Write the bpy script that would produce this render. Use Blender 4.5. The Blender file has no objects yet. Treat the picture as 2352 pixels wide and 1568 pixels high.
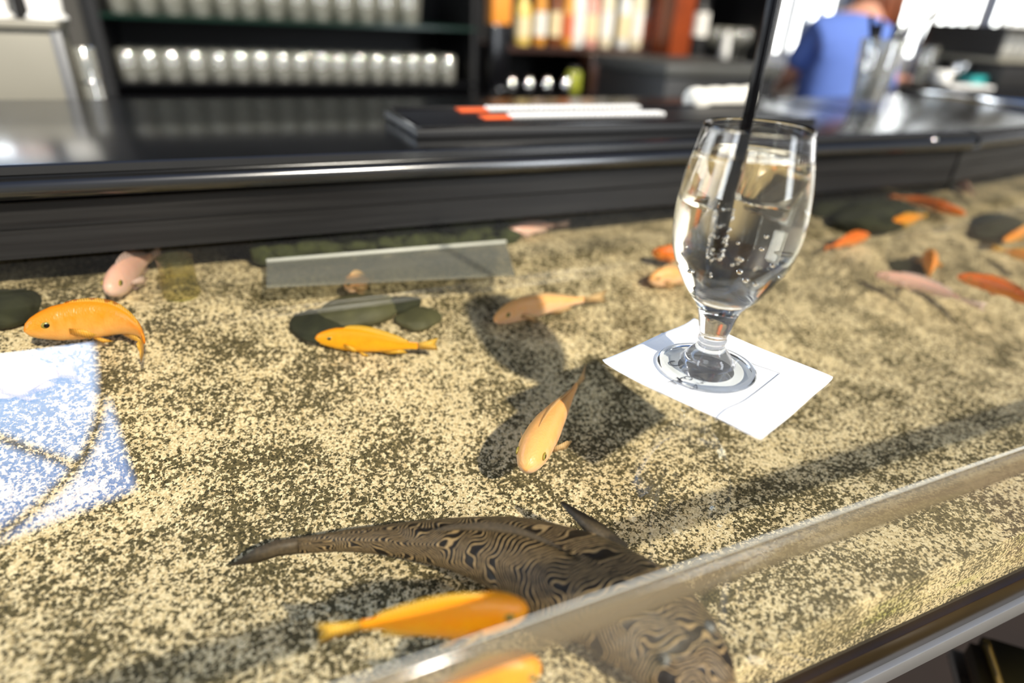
import bpy, bmesh, math, random
from mathutils import Vector, Matrix, noise

random.seed(11)
sc = bpy.context.scene

# ------------------------------------------------------------------ camera
FOC = 1440.0
CAM = Vector((0.0, 0.0, 0.235))
RX = Vector((0.91535131, -0.3998518, 0.04743969))      # camera right in the world
RU = Vector((0.14910352, 0.44603529, 0.88250817))      # camera up
RB = Vector((-0.37403225, -0.80073158, 0.46789829))    # camera back
cd = bpy.data.cameras.new('camera')
cam = bpy.data.objects.new('camera', cd)
sc.collection.objects.link(cam)
cam.matrix_world = Matrix(((RX.x, RU.x, RB.x, CAM.x), (RX.y, RU.y, RB.y, CAM.y), (RX.z, RU.z, RB.z, CAM.z), (0, 0, 0, 1)))
cd.sensor_width = 36
cd.lens = FOC / 2352 * 36
cd.clip_start = 0.01
cd.clip_end = 200
cd.dof.use_dof = True
cd.dof.focus_distance = 0.497
cd.dof.aperture_fstop = 1.8
sc.camera = cam

# ------------------------------------------------------------------ sky, sun, exposure
sc.view_settings.view_transform = 'Standard'
sc.view_settings.look = 'None'
sc.view_settings.gamma = 1
sc.view_settings.use_curve_mapping = False
sc.view_settings.exposure = 0.0
sc.cycles.use_denoising = True
sc.cycles.caustics_reflective = False
sc.cycles.caustics_refractive = True
sc.cycles.sample_clamp_indirect = 6
sc.cycles.max_bounces = 16
sc.cycles.transmission_bounces = 14
sc.cycles.transparent_max_bounces = 24
sc.cycles.glossy_bounces = 6

w = bpy.data.worlds.new('sky'); sc.world = w; w.use_nodes = True
nt = w.node_tree; nt.nodes.clear()
tc = nt.nodes.new('ShaderNodeTexCoord'); sx = nt.nodes.new('ShaderNodeSeparateXYZ')
rp = nt.nodes.new('ShaderNodeValToRGB'); mr = nt.nodes.new('ShaderNodeMapRange')
bg = nt.nodes.new('ShaderNodeBackground'); wo = nt.nodes.new('ShaderNodeOutputWorld')
nt.links.new(tc.outputs['Generated'], sx.inputs[0])
nt.links.new(sx.outputs['Z'], rp.inputs[0])
cr = rp.color_ramp
cr.elements[0].position = 0.30; cr.elements[0].color = (0.92, 0.95, 1.0, 1)
cr.elements[1].position = 0.60; cr.elements[1].color = (0.20, 0.38, 0.85, 1)
e = cr.elements.new(0.0); e.color = (1.0, 0.97, 0.92, 1)
e = cr.elements.new(0.47); e.color = (0.40, 0.60, 0.97, 1)
mr.inputs['From Min'].default_value = -0.1; mr.inputs['From Max'].default_value = 0.5
mr.inputs['To Min'].default_value = 0.45; mr.inputs['To Max'].default_value = 9.0
nt.links.new(sx.outputs['Y'], mr.inputs['Value'])
nt.links.new(rp.outputs[0], bg.inputs[0]); nt.links.new(mr.outputs[0], bg.inputs[1])
nt.links.new(bg.outputs[0], wo.inputs[0])

SUN_AZ, SUN_EL = math.radians(12), math.radians(40)
sl = bpy.data.lights.new('sun', 'SUN'); so = bpy.data.objects.new('sun', sl); sc.collection.objects.link(so)
sdir = Vector((math.sin(SUN_AZ) * math.cos(SUN_EL), -math.cos(SUN_AZ) * math.cos(SUN_EL), math.sin(SUN_EL)))
so.rotation_euler = sdir.to_track_quat('Z', 'Y').to_euler()
so.location = sdir * 5
sl.energy = 5.8; sl.angle = math.radians(1.8); sl.color = (1.0, 0.93, 0.80)

def daylight(name, loc, target, sx_, sy_, power, col):
    l_ = bpy.data.lights.new(name, 'AREA'); l_.shape = 'RECTANGLE'; l_.size = sx_; l_.size_y = sy_; l_.energy = power; l_.color = col
    o_ = bpy.data.objects.new(name, l_); sc.collection.objects.link(o_); o_.location = loc
    o_.rotation_euler = (Vector(target) - Vector(loc)).to_track_quat('-Z', 'Y').to_euler(); return o_
daylight('daylight_front_right', (1.75, -1.9, 0.95), (0.3, 0.4, 0.6), 0.55, 1.7, 36, (0.88, 0.94, 1.0))
daylight('daylight_front_left', (-2.3, 0.1, 0.9), (0.3, 0.4, 0.6), 0.45, 1.6, 30, (0.88, 0.94, 1.0))

# ------------------------------------------------------------------ picking points of the place from the photograph
def ray(px, py):
    return RX * (px - 1176) + RU * (784 - py) - RB * FOC
def atZ(px, py, z):
    r = ray(px, py); return CAM + r * ((z - CAM.z) / r.z)
def atY(px, py, Y):
    r = ray(px, py); return CAM + r * ((Y - CAM.y) / r.y)
def atD(px, py, d):
    r = ray(px, py); return CAM + r * (d / FOC)

# ------------------------------------------------------------------ materials
def nodes(m):
    m.use_nodes = True
    return m.node_tree, m.node_tree.nodes, m.node_tree.links
def mat(name, col, rough=0.5, metal=0.0, var=0.06, scale=60.0, bump=0.0, spec=0.5, coat=0.0, sss=0.0, emit=None):
    m = bpy.data.materials.new(name); t, n, l = nodes(m)
    b = n['Principled BSDF']
    b.inputs['Roughness'].default_value = rough; b.inputs['Metallic'].default_value = metal
    b.inputs['Specular IOR Level'].default_value = spec; b.inputs['Coat Weight'].default_value = coat
    if sss:
        b.inputs['Subsurface Weight'].default_value = sss; b.inputs['Subsurface Radius'].default_value = (0.006, 0.003, 0.0015)
        b.inputs['Subsurface Scale'].default_value = 1.0
    c = n.new('ShaderNodeTexCoord'); z = n.new('ShaderNodeTexNoise'); z.inputs['Scale'].default_value = scale; z.inputs['Detail'].default_value = 4
    l.new(c.outputs['Object'], z.inputs['Vector'])
    x = n.new('ShaderNodeMix'); x.data_type = 'RGBA'
    k = 1 - var * 2
    x.inputs['A'].default_value = (col[0] * k, col[1] * k, col[2] * k, 1)
    k = 1 + var * 2
    x.inputs['B'].default_value = (min(1, col[0] * k), min(1, col[1] * k), min(1, col[2] * k), 1)
    l.new(z.outputs['Fac'], x.inputs['Factor']); l.new(x.outputs['Result'], b.inputs['Base Color'])
    if bump:
        bp = n.new('ShaderNodeBump'); bp.inputs['Strength'].default_value = bump; bp.inputs['Distance'].default_value = 0.002
        l.new(z.outputs['Fac'], bp.inputs['Height']); l.new(bp.outputs[0], b.inputs['Normal'])
    if emit:
        b.inputs['Emission Color'].default_value = (*emit[0], 1); b.inputs['Emission Strength'].default_value = emit[1]
    return m

def clear_sheet(name, tint=(0.97, 0.985, 0.97), f0=0.045, rough=0.0, haze=0.0, hazecol=(0.8, 0.8, 0.75), gain=1.0):
    """clear sheet whose reflection follows the viewing angle"""
    m = bpy.data.materials.new(name); t, n, l = nodes(m); n.clear()
    o = n.new('ShaderNodeOutputMaterial'); tr = n.new('ShaderNodeBsdfTransparent'); gl = n.new('ShaderNodeBsdfGlossy')
    tr.inputs[0].default_value = (*tint, 1); gl.inputs['Roughness'].default_value = rough
    lw = n.new('ShaderNodeLayerWeight'); lw.inputs[0].default_value = 0.5
    pw = n.new('ShaderNodeMath'); pw.operation = 'POWER'; pw.inputs[1].default_value = 4.4
    ma = n.new('ShaderNodeMath'); ma.operation = 'MULTIPLY_ADD'; ma.inputs[1].default_value = (1 - f0) * gain; ma.inputs[2].default_value = f0; ma.use_clamp = True
    mx = n.new('ShaderNodeMixShader')
    l.new(lw.outputs['Facing'], pw.inputs[0]); l.new(pw.outputs[0], ma.inputs[0]); l.new(ma.outputs[0], mx.inputs[0])
    src = tr.outputs[0]
    if haze:
        df = n.new('ShaderNodeBsdfDiffuse'); df.inputs[0].default_value = (*hazecol, 1)
        m2 = n.new('ShaderNodeMixShader'); m2.inputs[0].default_value = haze
        l.new(tr.outputs[0], m2.inputs[1]); l.new(df.outputs[0], m2.inputs[2]); src = m2.outputs[0]
    l.new(src, mx.inputs[1]); l.new(gl.outputs[0], mx.inputs[2]); l.new(mx.outputs[0], o.inputs[0])
    return m

def solid_glass(name, ior=1.5, col=(1, 1, 1), rough=0.0, clear=0.0):
    m = bpy.data.materials.new(name); t, n, l = nodes(m); n.clear()
    o = n.new('ShaderNodeOutputMaterial'); g = n.new('ShaderNodeBsdfGlass')
    g.inputs['IOR'].default_value = ior; g.inputs['Color'].default_value = (*col, 1); g.inputs['Roughness'].default_value = rough
    if clear:
        tr = n.new('ShaderNodeBsdfTransparent'); tr.inputs[0].default_value = (*col, 1)
        mx = n.new('ShaderNodeMixShader'); mx.inputs[0].default_value = clear
        l.new(g.outputs[0], mx.inputs[1]); l.new(tr.outputs[0], mx.inputs[2]); l.new(mx.outputs[0], o.inputs[0])
    else:
        l.new(g.outputs[0], o.inputs[0])
    return m

def sand_material(name, green=0.0, scale=720, stretch=1.0):
    m = bpy.data.materials.new(name); t, n, l = nodes(m); b = n['Principled BSDF']
    b.inputs['Roughness'].default_value = 0.85
    b.inputs['Specular IOR Level'].default_value = 0.2
    c = n.new('ShaderNodeTexCoord')
    mp = n.new('ShaderNodeMapping'); mp.inputs['Scale'].default_value = (1, 1, stretch)
    l.new(c.outputs['Object'], mp.inputs[0])
    v = n.new('ShaderNodeTexVoronoi'); v.inputs['Scale'].default_value = scale
    l.new(mp.outputs[0], v.inputs['Vector'])
    sp = n.new('ShaderNodeSeparateColor'); l.new(v.outputs['Color'], sp.inputs[0])
    nf = n.new('ShaderNodeTexNoise'); nf.inputs['Scale'].default_value = scale * 0.38; nf.inputs['Detail'].default_value = 3; nf.inputs['Roughness'].default_value = 0.6
    l.new(mp.outputs[0], nf.inputs['Vector'])
    nb = n.new('ShaderNodeTexNoise'); nb.inputs['Scale'].default_value = 17; nb.inputs['Detail'].default_value = 5; nb.inputs['Roughness'].default_value = 0.62
    l.new(mp.outputs[0], nb.inputs['Vector'])
    nm = n.new('ShaderNodeTexNoise'); nm.inputs['Scale'].default_value = 60; nm.inputs['Detail'].default_value = 3
    l.new(mp.outputs[0], nm.inputs['Vector'])
    def mad(a, k, cst):
        q = n.new('ShaderNodeMath'); q.operation = 'MULTIPLY_ADD'; q.inputs[1].default_value = k
        l.new(a, q.inputs[0])
        if hasattr(cst, 'links'): l.new(cst, q.inputs[2])
        else: q.inputs[2].default_value = cst
        return q.outputs[0]
    a = mad(sp.outputs[0], 0.34, 0.0)
    a = mad(nf.outputs['Fac'], 1.75, a)
    a = mad(nb.outputs['Fac'], 1.08, a)
    a = mad(nm.outputs['Fac'], 0.40, a)
    rp = n.new('ShaderNodeMapRange'); rp.inputs['From Min'].default_value = 1.755; rp.inputs['From Max'].default_value = 1.845
    l.new(a, rp.inputs['Value'])
    tone = n.new('ShaderNodeMix'); tone.data_type = 'RGBA'
    tone.inputs['A'].default_value = (0.52, 0.38, 0.18, 1); tone.inputs['B'].default_value = (0.90, 0.74, 0.45, 1)
    l.new(sp.outputs[1], tone.inputs['Factor'])
    dk = n.new('ShaderNodeMix'); dk.data_type = 'RGBA'
    dk.inputs['A'].default_value = (0.030, 0.026, 0.012, 1); dk.inputs['B'].default_value = (0.16, 0.125, 0.055, 1)
    l.new(sp.outputs[2], dk.inputs['Factor'])
    x = n.new('ShaderNodeMix'); x.data_type = 'RGBA'
    l.new(rp.outputs[0], x.inputs['Factor']); l.new(dk.outputs['Result'], x.inputs['A']); l.new(tone.outputs['Result'], x.inputs['B'])
    out = x.outputs['Result']
    if green:
        ng = n.new('ShaderNodeTexNoise'); ng.inputs['Scale'].default_value = 28; ng.inputs['Detail'].default_value = 4
        mg = n.new('ShaderNodeMapping'); mg.inputs['Scale'].default_value = (0.35, 1, 1.6)
        l.new(c.outputs['Object'], mg.inputs[0]); l.new(mg.outputs[0], ng.inputs['Vector'])
        r2 = n.new('ShaderNodeMapRange'); r2.inputs['From Min'].default_value = 0.52; r2.inputs['From Max'].default_value = 0.72; r2.inputs['To Max'].default_value = green
        l.new(ng.outputs['Fac'], r2.inputs['Value'])
        y = n.new('ShaderNodeMix'); y.data_type = 'RGBA'; y.blend_type = 'MULTIPLY'
        y.inputs['B'].default_value = (0.50, 0.62, 0.18, 1)
        l.new(r2.outputs[0], y.inputs['Factor']); l.new(out, y.inputs['A']); out = y.outputs['Result']
    l.new(out, b.inputs['Base Color'])
    bp = n.new('ShaderNodeBump'); bp.inputs['Strength'].default_value = 0.5; bp.inputs['Distance'].default_value = 0.0012
    l.new(nf.outputs['Fac'], bp.inputs['Height']); l.new(bp.outputs[0], b.inputs['Normal'])
    return m

def catfish_material():
    m = bpy.data.materials.new('catfish skin'); t, n, l = nodes(m); b = n['Principled BSDF']
    b.inputs['Roughness'].default_value = 0.5; b.inputs['Specular IOR Level'].default_value = 0.3
    uv = n.new('ShaderNodeUVMap')
    mp = n.new('ShaderNodeMapping'); l.new(uv.outputs[0], mp.inputs[0])
    nz = n.new('ShaderNodeTexNoise'); nz.inputs['Scale'].default_value = 9.5; nz.inputs['Detail'].default_value = 0.0
    l.new(mp.outputs[0], nz.inputs['Vector'])
    sp = n.new('ShaderNodeSeparateXYZ'); l.new(mp.outputs[0], sp.inputs[0])
    # maze of light lines: level lines of a smooth field plus a chevron ramp along the body
    ab = n.new('ShaderNodeMath'); ab.operation = 'PINGPONG'; ab.inputs[1].default_value = 0.22
    l.new(sp.outputs['Y'], ab.inputs[0])
    f1 = n.new('ShaderNodeMath'); f1.operation = 'MULTIPLY_ADD'; f1.inputs[1].default_value = 0.75
    l.new(ab.outputs[0], f1.inputs[0]); l.new(sp.outputs['X'], f1.inputs[2])
    f2 = n.new('ShaderNodeMath'); f2.operation = 'MULTIPLY_ADD'; f2.inputs[1].default_value = 0.17
    l.new(nz.outputs['Fac'], f2.inputs[0]); l.new(f1.outputs[0], f2.inputs[2])
    f3 = n.new('ShaderNodeMath'); f3.operation = 'MULTIPLY'; f3.inputs[1].default_value = 250.0; l.new(f2.outputs[0], f3.inputs[0])
    sn = n.new('ShaderNodeMath'); sn.operation = 'SINE'; l.new(f3.outputs[0], sn.inputs[0])
    n2 = n.new('ShaderNodeTexNoise'); n2.inputs['Scale'].default_value = 40; l.new(mp.outputs[0], n2.inputs['Vector'])
    f4 = n.new('ShaderNodeMath'); f4.operation = 'MULTIPLY_ADD'; f4.inputs[1].default_value = 1.2; l.new(n2.outputs['Fac'], f4.inputs[0]); l.new(sn.outputs[0], f4.inputs[2])
    r = n.new('ShaderNodeMapRange'); r.inputs['From Min'].default_value = 1.1; r.inputs['From Max'].default_value = 1.45; l.new(f4.outputs[0], r.inputs['Value'])
    x = n.new('ShaderNodeMix'); x.data_type = 'RGBA'
    x.inputs['A'].default_value = (0.013, 0.009, 0.005, 1); x.inputs['B'].default_value = (0.36, 0.24, 0.11, 1)
    l.new(r.outputs[0], x.inputs['Factor']); l.new(x.outputs['Result'], b.inputs['Base Color'])
    bp = n.new('ShaderNodeBump'); bp.inputs['Strength'].default_value = 0.35; bp.inputs['Distance'].default_value = 0.001
    l.new(sn.outputs[0], bp.inputs['Height']); l.new(bp.outputs[0], b.inputs['Normal'])
    return m

def fish_material(name, back, belly, gloss=0.35):
    """back colour above, paler belly below, faint scale rows; follows the fish (UV y runs round the body)"""
    m = bpy.data.materials.new(name); t, n, l = nodes(m); b = n['Principled BSDF']
    b.inputs['Roughness'].default_value = gloss
    b.inputs['Subsurface Weight'].default_value = 0.25; b.inputs['Subsurface Radius'].default_value = (0.006, 0.003, 0.001)
    uv = n.new('ShaderNodeUVMap'); sp = n.new('ShaderNodeSeparateXYZ'); l.new(uv.outputs[0], sp.inputs[0])
    # v: 0 top, .5 bottom, 1 top
    pp = n.new('ShaderNodeMath'); pp.operation = 'PINGPONG'; pp.inputs[1].default_value = 0.5; l.new(sp.outputs['Y'], pp.inputs[0])
    nz = n.new('ShaderNodeTexNoise'); nz.inputs['Scale'].default_value = 7; l.new(uv.outputs[0], nz.inputs['Vector'])
    ad = n.new('ShaderNodeMath'); ad.operation = 'MULTIPLY_ADD'; ad.inputs[1].default_value = 0.22; l.new(nz.outputs['Fac'], ad.inputs[0]); l.new(pp.outputs[0], ad.inputs[2])
    r = n.new('ShaderNodeMapRange'); r.inputs['From Min'].default_value = 0.26; r.inputs['From Max'].default_value = 0.48; l.new(ad.outputs[0], r.inputs['Value'])
    x = n.new('ShaderNodeMix'); x.data_type = 'RGBA'; x.inputs['A'].default_value = (*back, 1); x.inputs['B'].default_value = (*belly, 1)
    l.new(r.outputs[0], x.inputs['Factor']); l.new(x.outputs['Result'], b.inputs['Base Color'])
    v = n.new('ShaderNodeTexVoronoi'); v.inputs['Scale'].default_value = 34; l.new(uv.outputs[0], v.inputs['Vector'])
    bp = n.new('ShaderNodeBump'); bp.inputs['Strength'].default_value = 0.25; bp.inputs['Distance'].default_value = 0.0008
    l.new(v.outputs['Distance'], bp.inputs['Height']); l.new(bp.outputs[0], b.inputs['Normal'])
    return m

def fin_material(name, col, clear=0.45):
    m = bpy.data.materials.new(name); t, n, l = nodes(m); b = n['Principled BSDF']
    b.inputs['Base Color'].default_value = (*col, 1); b.inputs['Roughness'].default_value = 0.4
    o = n['Material Output']; tr = n.new('ShaderNodeBsdfTransparent'); mx = n.new('ShaderNodeMixShader')
    wv = n.new('ShaderNodeTexWave'); wv.inputs['Scale'].default_value = 160; wv.inputs['Distortion'].default_value = 1.5
    c = n.new('ShaderNodeTexCoord'); l.new(c.outputs['Object'], wv.inputs['Vector'])
    r = n.new('ShaderNodeMapRange'); r.inputs['To Min'].default_value = clear - 0.15; r.inputs['To Max'].default_value = clear + 0.15
    l.new(wv.outputs['Fac'], r.inputs['Value']); l.new(r.outputs[0], mx.inputs[0])
    l.new(b.outputs[0], mx.inputs[1]); l.new(tr.outputs[0], mx.inputs[2]); l.new(mx.outputs[0], o.inputs[0])
    return m

M = {}
M['sand'] = sand_material('speckled sand')
M['sand_face'] = sand_material('sand against the glass', green=0.9, scale=950)
M['clear_top'] = clear_sheet('clear acrylic sheet', tint=(0.97, 0.975, 0.95), f0=0.085)
M['clear_front'] = clear_sheet('clear acrylic front', tint=(0.95, 0.955, 0.92), f0=0.04, haze=0.05, hazecol=(0.75, 0.68, 0.5))
M['rail'] = clear_sheet('acrylic edge', tint=(0.97, 0.95, 0.90), f0=0.05, rough=0.10, haze=0.54, hazecol=(0.22, 0.178, 0.108))  # haze colour stands in for sand refracted through the clear edge
def painted_wood(name, col, col2, rough):
    m = mat(name, col, rough, var=0.2, scale=12, spec=0.30); t, n, l = nodes(m); b = n['Principled BSDF']
    c = n.new('ShaderNodeTexCoord'); mp = n.new('ShaderNodeMapping'); mp.inputs['Scale'].default_value = (4, 60, 170); l.new(c.outputs['Object'], mp.inputs[0])
    z = n.new('ShaderNodeTexNoise'); z.inputs['Scale'].default_value = 1.0; z.inputs['Detail'].default_value = 5; l.new(mp.outputs[0], z.inputs['Vector'])
    r_ = n.new('ShaderNodeMapRange'); r_.inputs['From Min'].default_value = 0.35; r_.inputs['From Max'].default_value = 0.75; l.new(z.outputs['Fac'], r_.inputs['Value'])
    x = n.new('ShaderNodeMix'); x.data_type = 'RGBA'; x.inputs['A'].default_value = (*col, 1); x.inputs['B'].default_value = (*col2, 1)
    l.new(r_.outputs[0], x.inputs['Factor']); l.new(x.outputs['Result'], b.inputs['Base Color'])
    bp = n.new('ShaderNodeBump'); bp.inputs['Strength'].default_value = 0.25; bp.inputs['Distance'].default_value = 0.0008
    l.new(z.outputs['Fac'], bp.inputs['Height']); l.new(bp.outputs[0], b.inputs['Normal'])
    return m
M['dark_paint'] = painted_wood('black painted wood', (0.0035, 0.003, 0.003), (0.015, 0.0145, 0.014), 0.42)
M['dark_gloss'] = mat('black lacquered top', (0.008, 0.008, 0.008), 0.19, var=0.2, scale=12, spec=1.0)
M['black'] = mat('matte black', (0.008, 0.008, 0.009), 0.5, var=0.2)
M['black_gloss'] = mat('gloss black plastic', (0.004, 0.004, 0.005), 0.22, var=0.1)
M['near_black'] = mat('dark stained panel', (0.018, 0.012, 0.009), 0.5, var=0.3, scale=5)
M['grey_dark'] = mat('dark grey wall', (0.055, 0.052, 0.046), 0.6, var=0.1, scale=4)
M['alu'] = mat('brushed aluminium', (0.24, 0.24, 0.24), 0.45, metal=0.6, var=0.03)
M['base_dark'] = mat('dark amber acrylic base', (0.014, 0.008, 0.003), 0.22, var=0.5, scale=14, spec=0.35)
M['steel'] = mat('satin steel', (0.25, 0.235, 0.19), 0.42, metal=0.1, var=0.05, scale=8)
M['chrome'] = mat('chrome', (0.75, 0.75, 0.75), 0.12, metal=1.0, var=0.02)
M['paper'] = mat('white paper napkin', (0.88, 0.87, 0.85), 0.9, var=0.01, scale=400, bump=0.08, spec=0.1)
M['ink'] = mat('grey printing ink', (0.10, 0.10, 0.11), 0.8, var=0.05)
M['white'] = mat('white ceramic', (0.85, 0.84, 0.80), 0.25, var=0.02)
M['towel'] = mat('white cotton towel', (0.85, 0.81, 0.72), 0.95, var=0.03, scale=120, bump=0.2)
M['red'] = mat('red band', (0.70, 0.06, 0.04), 0.4, var=0.05)
M['orange_rubber'] = mat('orange rubber', (0.95, 0.13, 0.02), 0.5, var=0.05)
M['white_rubber'] = mat('white rubber nubs', (0.9, 0.88, 0.85), 0.4, var=0.02)
M['moss'] = mat('green moss', (0.030, 0.034, 0.006), 0.9, var=0.8, scale=130, bump=0.9)
M['stone'] = mat('flat river stone', (0.085, 0.08, 0.032), 0.7, var=0.35, scale=45, bump=0.4)
M['stone_dark'] = mat('dark mossy stone', (0.026, 0.027, 0.009), 0.85, var=0.5, scale=50, bump=0.6)
M['wood_red'] = mat('red brown wood', (0.25, 0.045, 0.010), 0.35, var=0.35, scale=6)
M['wood_dark'] = mat('dark walnut', (0.035, 0.012, 0.007), 0.4, var=0.4, scale=6)
M['orange_panel'] = mat('orange lacquer', (0.95, 0.33, 0.05), 0.35, var=0.1, scale=3)
M['floor'] = mat('brown plank floor', (0.13, 0.060, 0.022), 0.35, var=0.5, scale=4)
M['ceiling'] = mat('dark ceiling', (0.03, 0.027, 0.024), 0.8, var=0.1, scale=2)
M['glassware'] = clear_sheet('bar glassware', tint=(0.93, 0.94, 0.91), f0=0.22, rough=0.06, haze=0.16, hazecol=(0.95, 0.93, 0.82), gain=0.8)
M['pipe'] = clear_sheet('clear pipe wall', tint=(0.80, 0.77, 0.55), f0=0.08, rough=0.05, haze=0.06, hazecol=(0.4, 0.4, 0.2))
M['plate'] = clear_sheet('frosted plate', tint=(0.85, 0.86, 0.82), f0=0.06, rough=0.2, haze=0.36, hazecol=(0.42, 0.41, 0.35))
M['plate_edge'] = mat('pale acrylic edge', (0.80, 0.78, 0.68), 0.4, var=0.05)  # also colours the highlight line on the tank edge
M['glass'] = solid_glass('drinking glass', 1.45)
M['liquid'] = solid_glass('sparkling water', 1.33, (1.0, 0.975, 0.90))
M['ice'] = solid_glass('ice', 1.10, (1.0, 0.99, 0.96), 0.05)
M['bubble'] = solid_glass('gas bubble', 0.75)
M['skin'] = mat('skin', (0.70, 0.36, 0.25), 0.5, var=0.05, sss=0.2)
M['shirt'] = mat('blue cotton shirt', (0.12, 0.21, 0.62), 0.85, var=0.08, scale=30)
M['trousers'] = mat('dark trousers', (0.02, 0.022, 0.04), 0.85)
M['hair'] = mat('auburn hair', (0.22, 0.06, 0.018), 0.45, var=0.4, scale=80)
M['blind'] = mat('white blind slat', (0.72, 0.68, 0.62), 0.7, var=0.02)
M['pale_wall'] = mat('pale plaster', (0.62, 0.57, 0.48), 0.8, var=0.05, scale=3)
M['teal'] = mat('teal plastic', (0.03, 0.33, 0.33), 0.4)
M['peach'] = mat('peach card', (0.85, 0.42, 0.26), 0.7)
M['leather'] = mat('olive tan leather', (0.20, 0.13, 0.03), 0.4, var=0.25, scale=14)
M['clear_window'] = clear_sheet('window glass', tint=(0.96, 0.98, 0.98), f0=0.04)

# ------------------------------------------------------------------ mesh helpers
def link(name, bm, m, parent=None, smooth=True, uv=False):
    me = bpy.data.meshes.new(name)
    bmesh.ops.recalc_face_normals(bm, faces=bm.faces[:])
    bm.to_mesh(me); bm.free()
    if m: me.materials.append(m)
    if smooth:
        for p in me.polygons: p.use_smooth = True
    o = bpy.data.objects.new(name, me); sc.collection.objects.link(o)
    if parent is not None: o.parent = parent
    return o
def sharp(o, ang=35):
    me = o.data
    bm = bmesh.new(); bm.from_mesh(me)
    for ed in bm.edges:
        if len(ed.link_faces) == 2 and ed.calc_face_angle(0) > math.radians(ang): ed.smooth = False
    bm.to_mesh(me); bm.free()
    return o
def tag(o, label=None, cat=None, group=None, kind=None):
    if label: o['label'] = label
    if cat: o['category'] = cat
    if group: o['group'] = group
    if kind: o['kind'] = kind
    return o
def empty(name, loc=(0, 0, 0)):
    o = bpy.data.objects.new(name, None); sc.collection.objects.link(o); o.location = loc; o.empty_display_size = 0.02
    return o
def box_bm(bm, x0, x1, y0, y1, z0, z1, mtx=None):
    vs = [bm.verts.new((x, y, z)) for x in (x0, x1) for y in (y0, y1) for z in (z0, z1)]
    for f in ((0, 1, 3, 2), (4, 6, 7, 5), (0, 4, 5, 1), (2, 3, 7, 6), (0, 2, 6, 4), (1, 5, 7, 3)):
        bm.faces.new([vs[i] for i in f])
    if mtx:
        for v in vs: v.co = mtx @ v.co
    return vs
def box(name, x0, x1, y0, y1, z0, z1, m, parent=None, bevel=0.0, mtx=None):
    bm = bmesh.new(); box_bm(bm, x0, x1, y0, y1, z0, z1, mtx)
    if bevel:
        bmesh.ops.bevel(bm, geom=bm.edges[:], offset=bevel, segments=2, affect='EDGES', profile=0.5)
    return sharp(link(name, bm, m, parent), 40)
def lathe_bm(bm, prof, n=32, c=(0, 0, 0), closed=False):
    rings = []
    for r, z in prof:
        if r < 1e-6: rings.append([bm.verts.new((c[0], c[1], c[2] + z))])
        else: rings.append([bm.verts.new((c[0] + r * math.cos(2 * math.pi * i / n), c[1] + r * math.sin(2 * math.pi * i / n), c[2] + z)) for i in range(n)])
    prs = list(zip(rings, rings[1:]))
    if closed: prs.append((rings[-1], rings[0]))
    for a, b in prs:
        for i in range(n):
            j = (i + 1) % n
            if len(a) == 1 and len(b) == 1: break
            if len(a) == 1: bm.faces.new((a[0], b[i], b[j]))
            elif len(b) == 1: bm.faces.new((a[i], a[j], b[0]))
            else: bm.faces.new((a[i], a[j], b[j], b[i]))
def smooth_prof(pts, k=4):
    out = []
    for i in range(len(pts) - 1):
        p0 = pts[max(0, i - 1)]; p1 = pts[i]; p2 = pts[i + 1]; p3 = pts[min(len(pts) - 1, i + 2)]
        for j in range(k):
            t = j / k
            out.append(tuple(0.5 * ((2 * p1[a]) + (-p0[a] + p2[a]) * t + (2 * p0[a] - 5 * p1[a] + 4 * p2[a] - p3[a]) * t * t + (-p0[a] + 3 * p1[a] - 3 * p2[a] + p3[a]) * t ** 3) for a in range(len(p1))))
    out.append(tuple(pts[-1]))
    return out
def tube_bm(bm, pts, rad, n=10, cap=True):
    pts = [Vector(p) for p in pts]
    rads = rad if isinstance(rad, (list, tuple)) else [rad] * len(pts)
    rings = []; up = Vector((0, 0, 1))
    for i, p in enumerate(pts):
        t = (pts[min(i + 1, len(pts) - 1)] - pts[max(i - 1, 0)]).normalized()
        a = t.cross(up)
        if a.length < 1e-3: a = t.cross(Vector((0, 1, 0)))
        a.normalize(); b = a.cross(t).normalized()
        rings.append([bm.verts.new(p + (a * math.cos(2 * math.pi * k / n) + b * math.sin(2 * math.pi * k / n)) * rads[i]) for k in range(n)])
    for r0, r1 in zip(rings, rings[1:]):
        for k in range(n): bm.faces.new((r0[k], r0[(k + 1) % n], r1[(k + 1) % n], r1[k]))
    if cap:
        bm.faces.new(rings[0]); bm.faces.new(rings[-1])
def tube(name, pts, rad, m, parent=None, n=10):
    bm = bmesh.new(); tube_bm(bm, pts, rad, n); return link(name, bm, m, parent)
def prism(name, prof, x0, x1, m, parent=None, bend=None):
    """extrude a YZ outline along X"""
    bm = bmesh.new(); xs = [x0 + (x1 - x0) * i / 24 for i in range(25)]
    rings = [[bm.verts.new((x, y, z)) for y, z in prof] for x in xs]
    k = len(prof)
    for a, b in zip(rings, rings[1:]):
        for i in range(k): bm.faces.new((a[i], a[(i + 1) % k], b[(i + 1) % k], b[i]))
    bm.faces.new(rings[0]); bm.faces.new(rings[-1])
    if bend:
        for v in bm.verts: v.co = bend(v.co)
    return sharp(link(name, bm, m, parent), 32)
def sphere_bm(bm, c, r, sub=2, sc3=(1, 1, 1)):
    q = bmesh.ops.create_icosphere(bm, subdivisions=sub, radius=r)
    for v in q['verts']: v.co = Vector((v.co.x * sc3[0], v.co.y * sc3[1], v.co.z * sc3[2])) + Vector(c)

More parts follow.
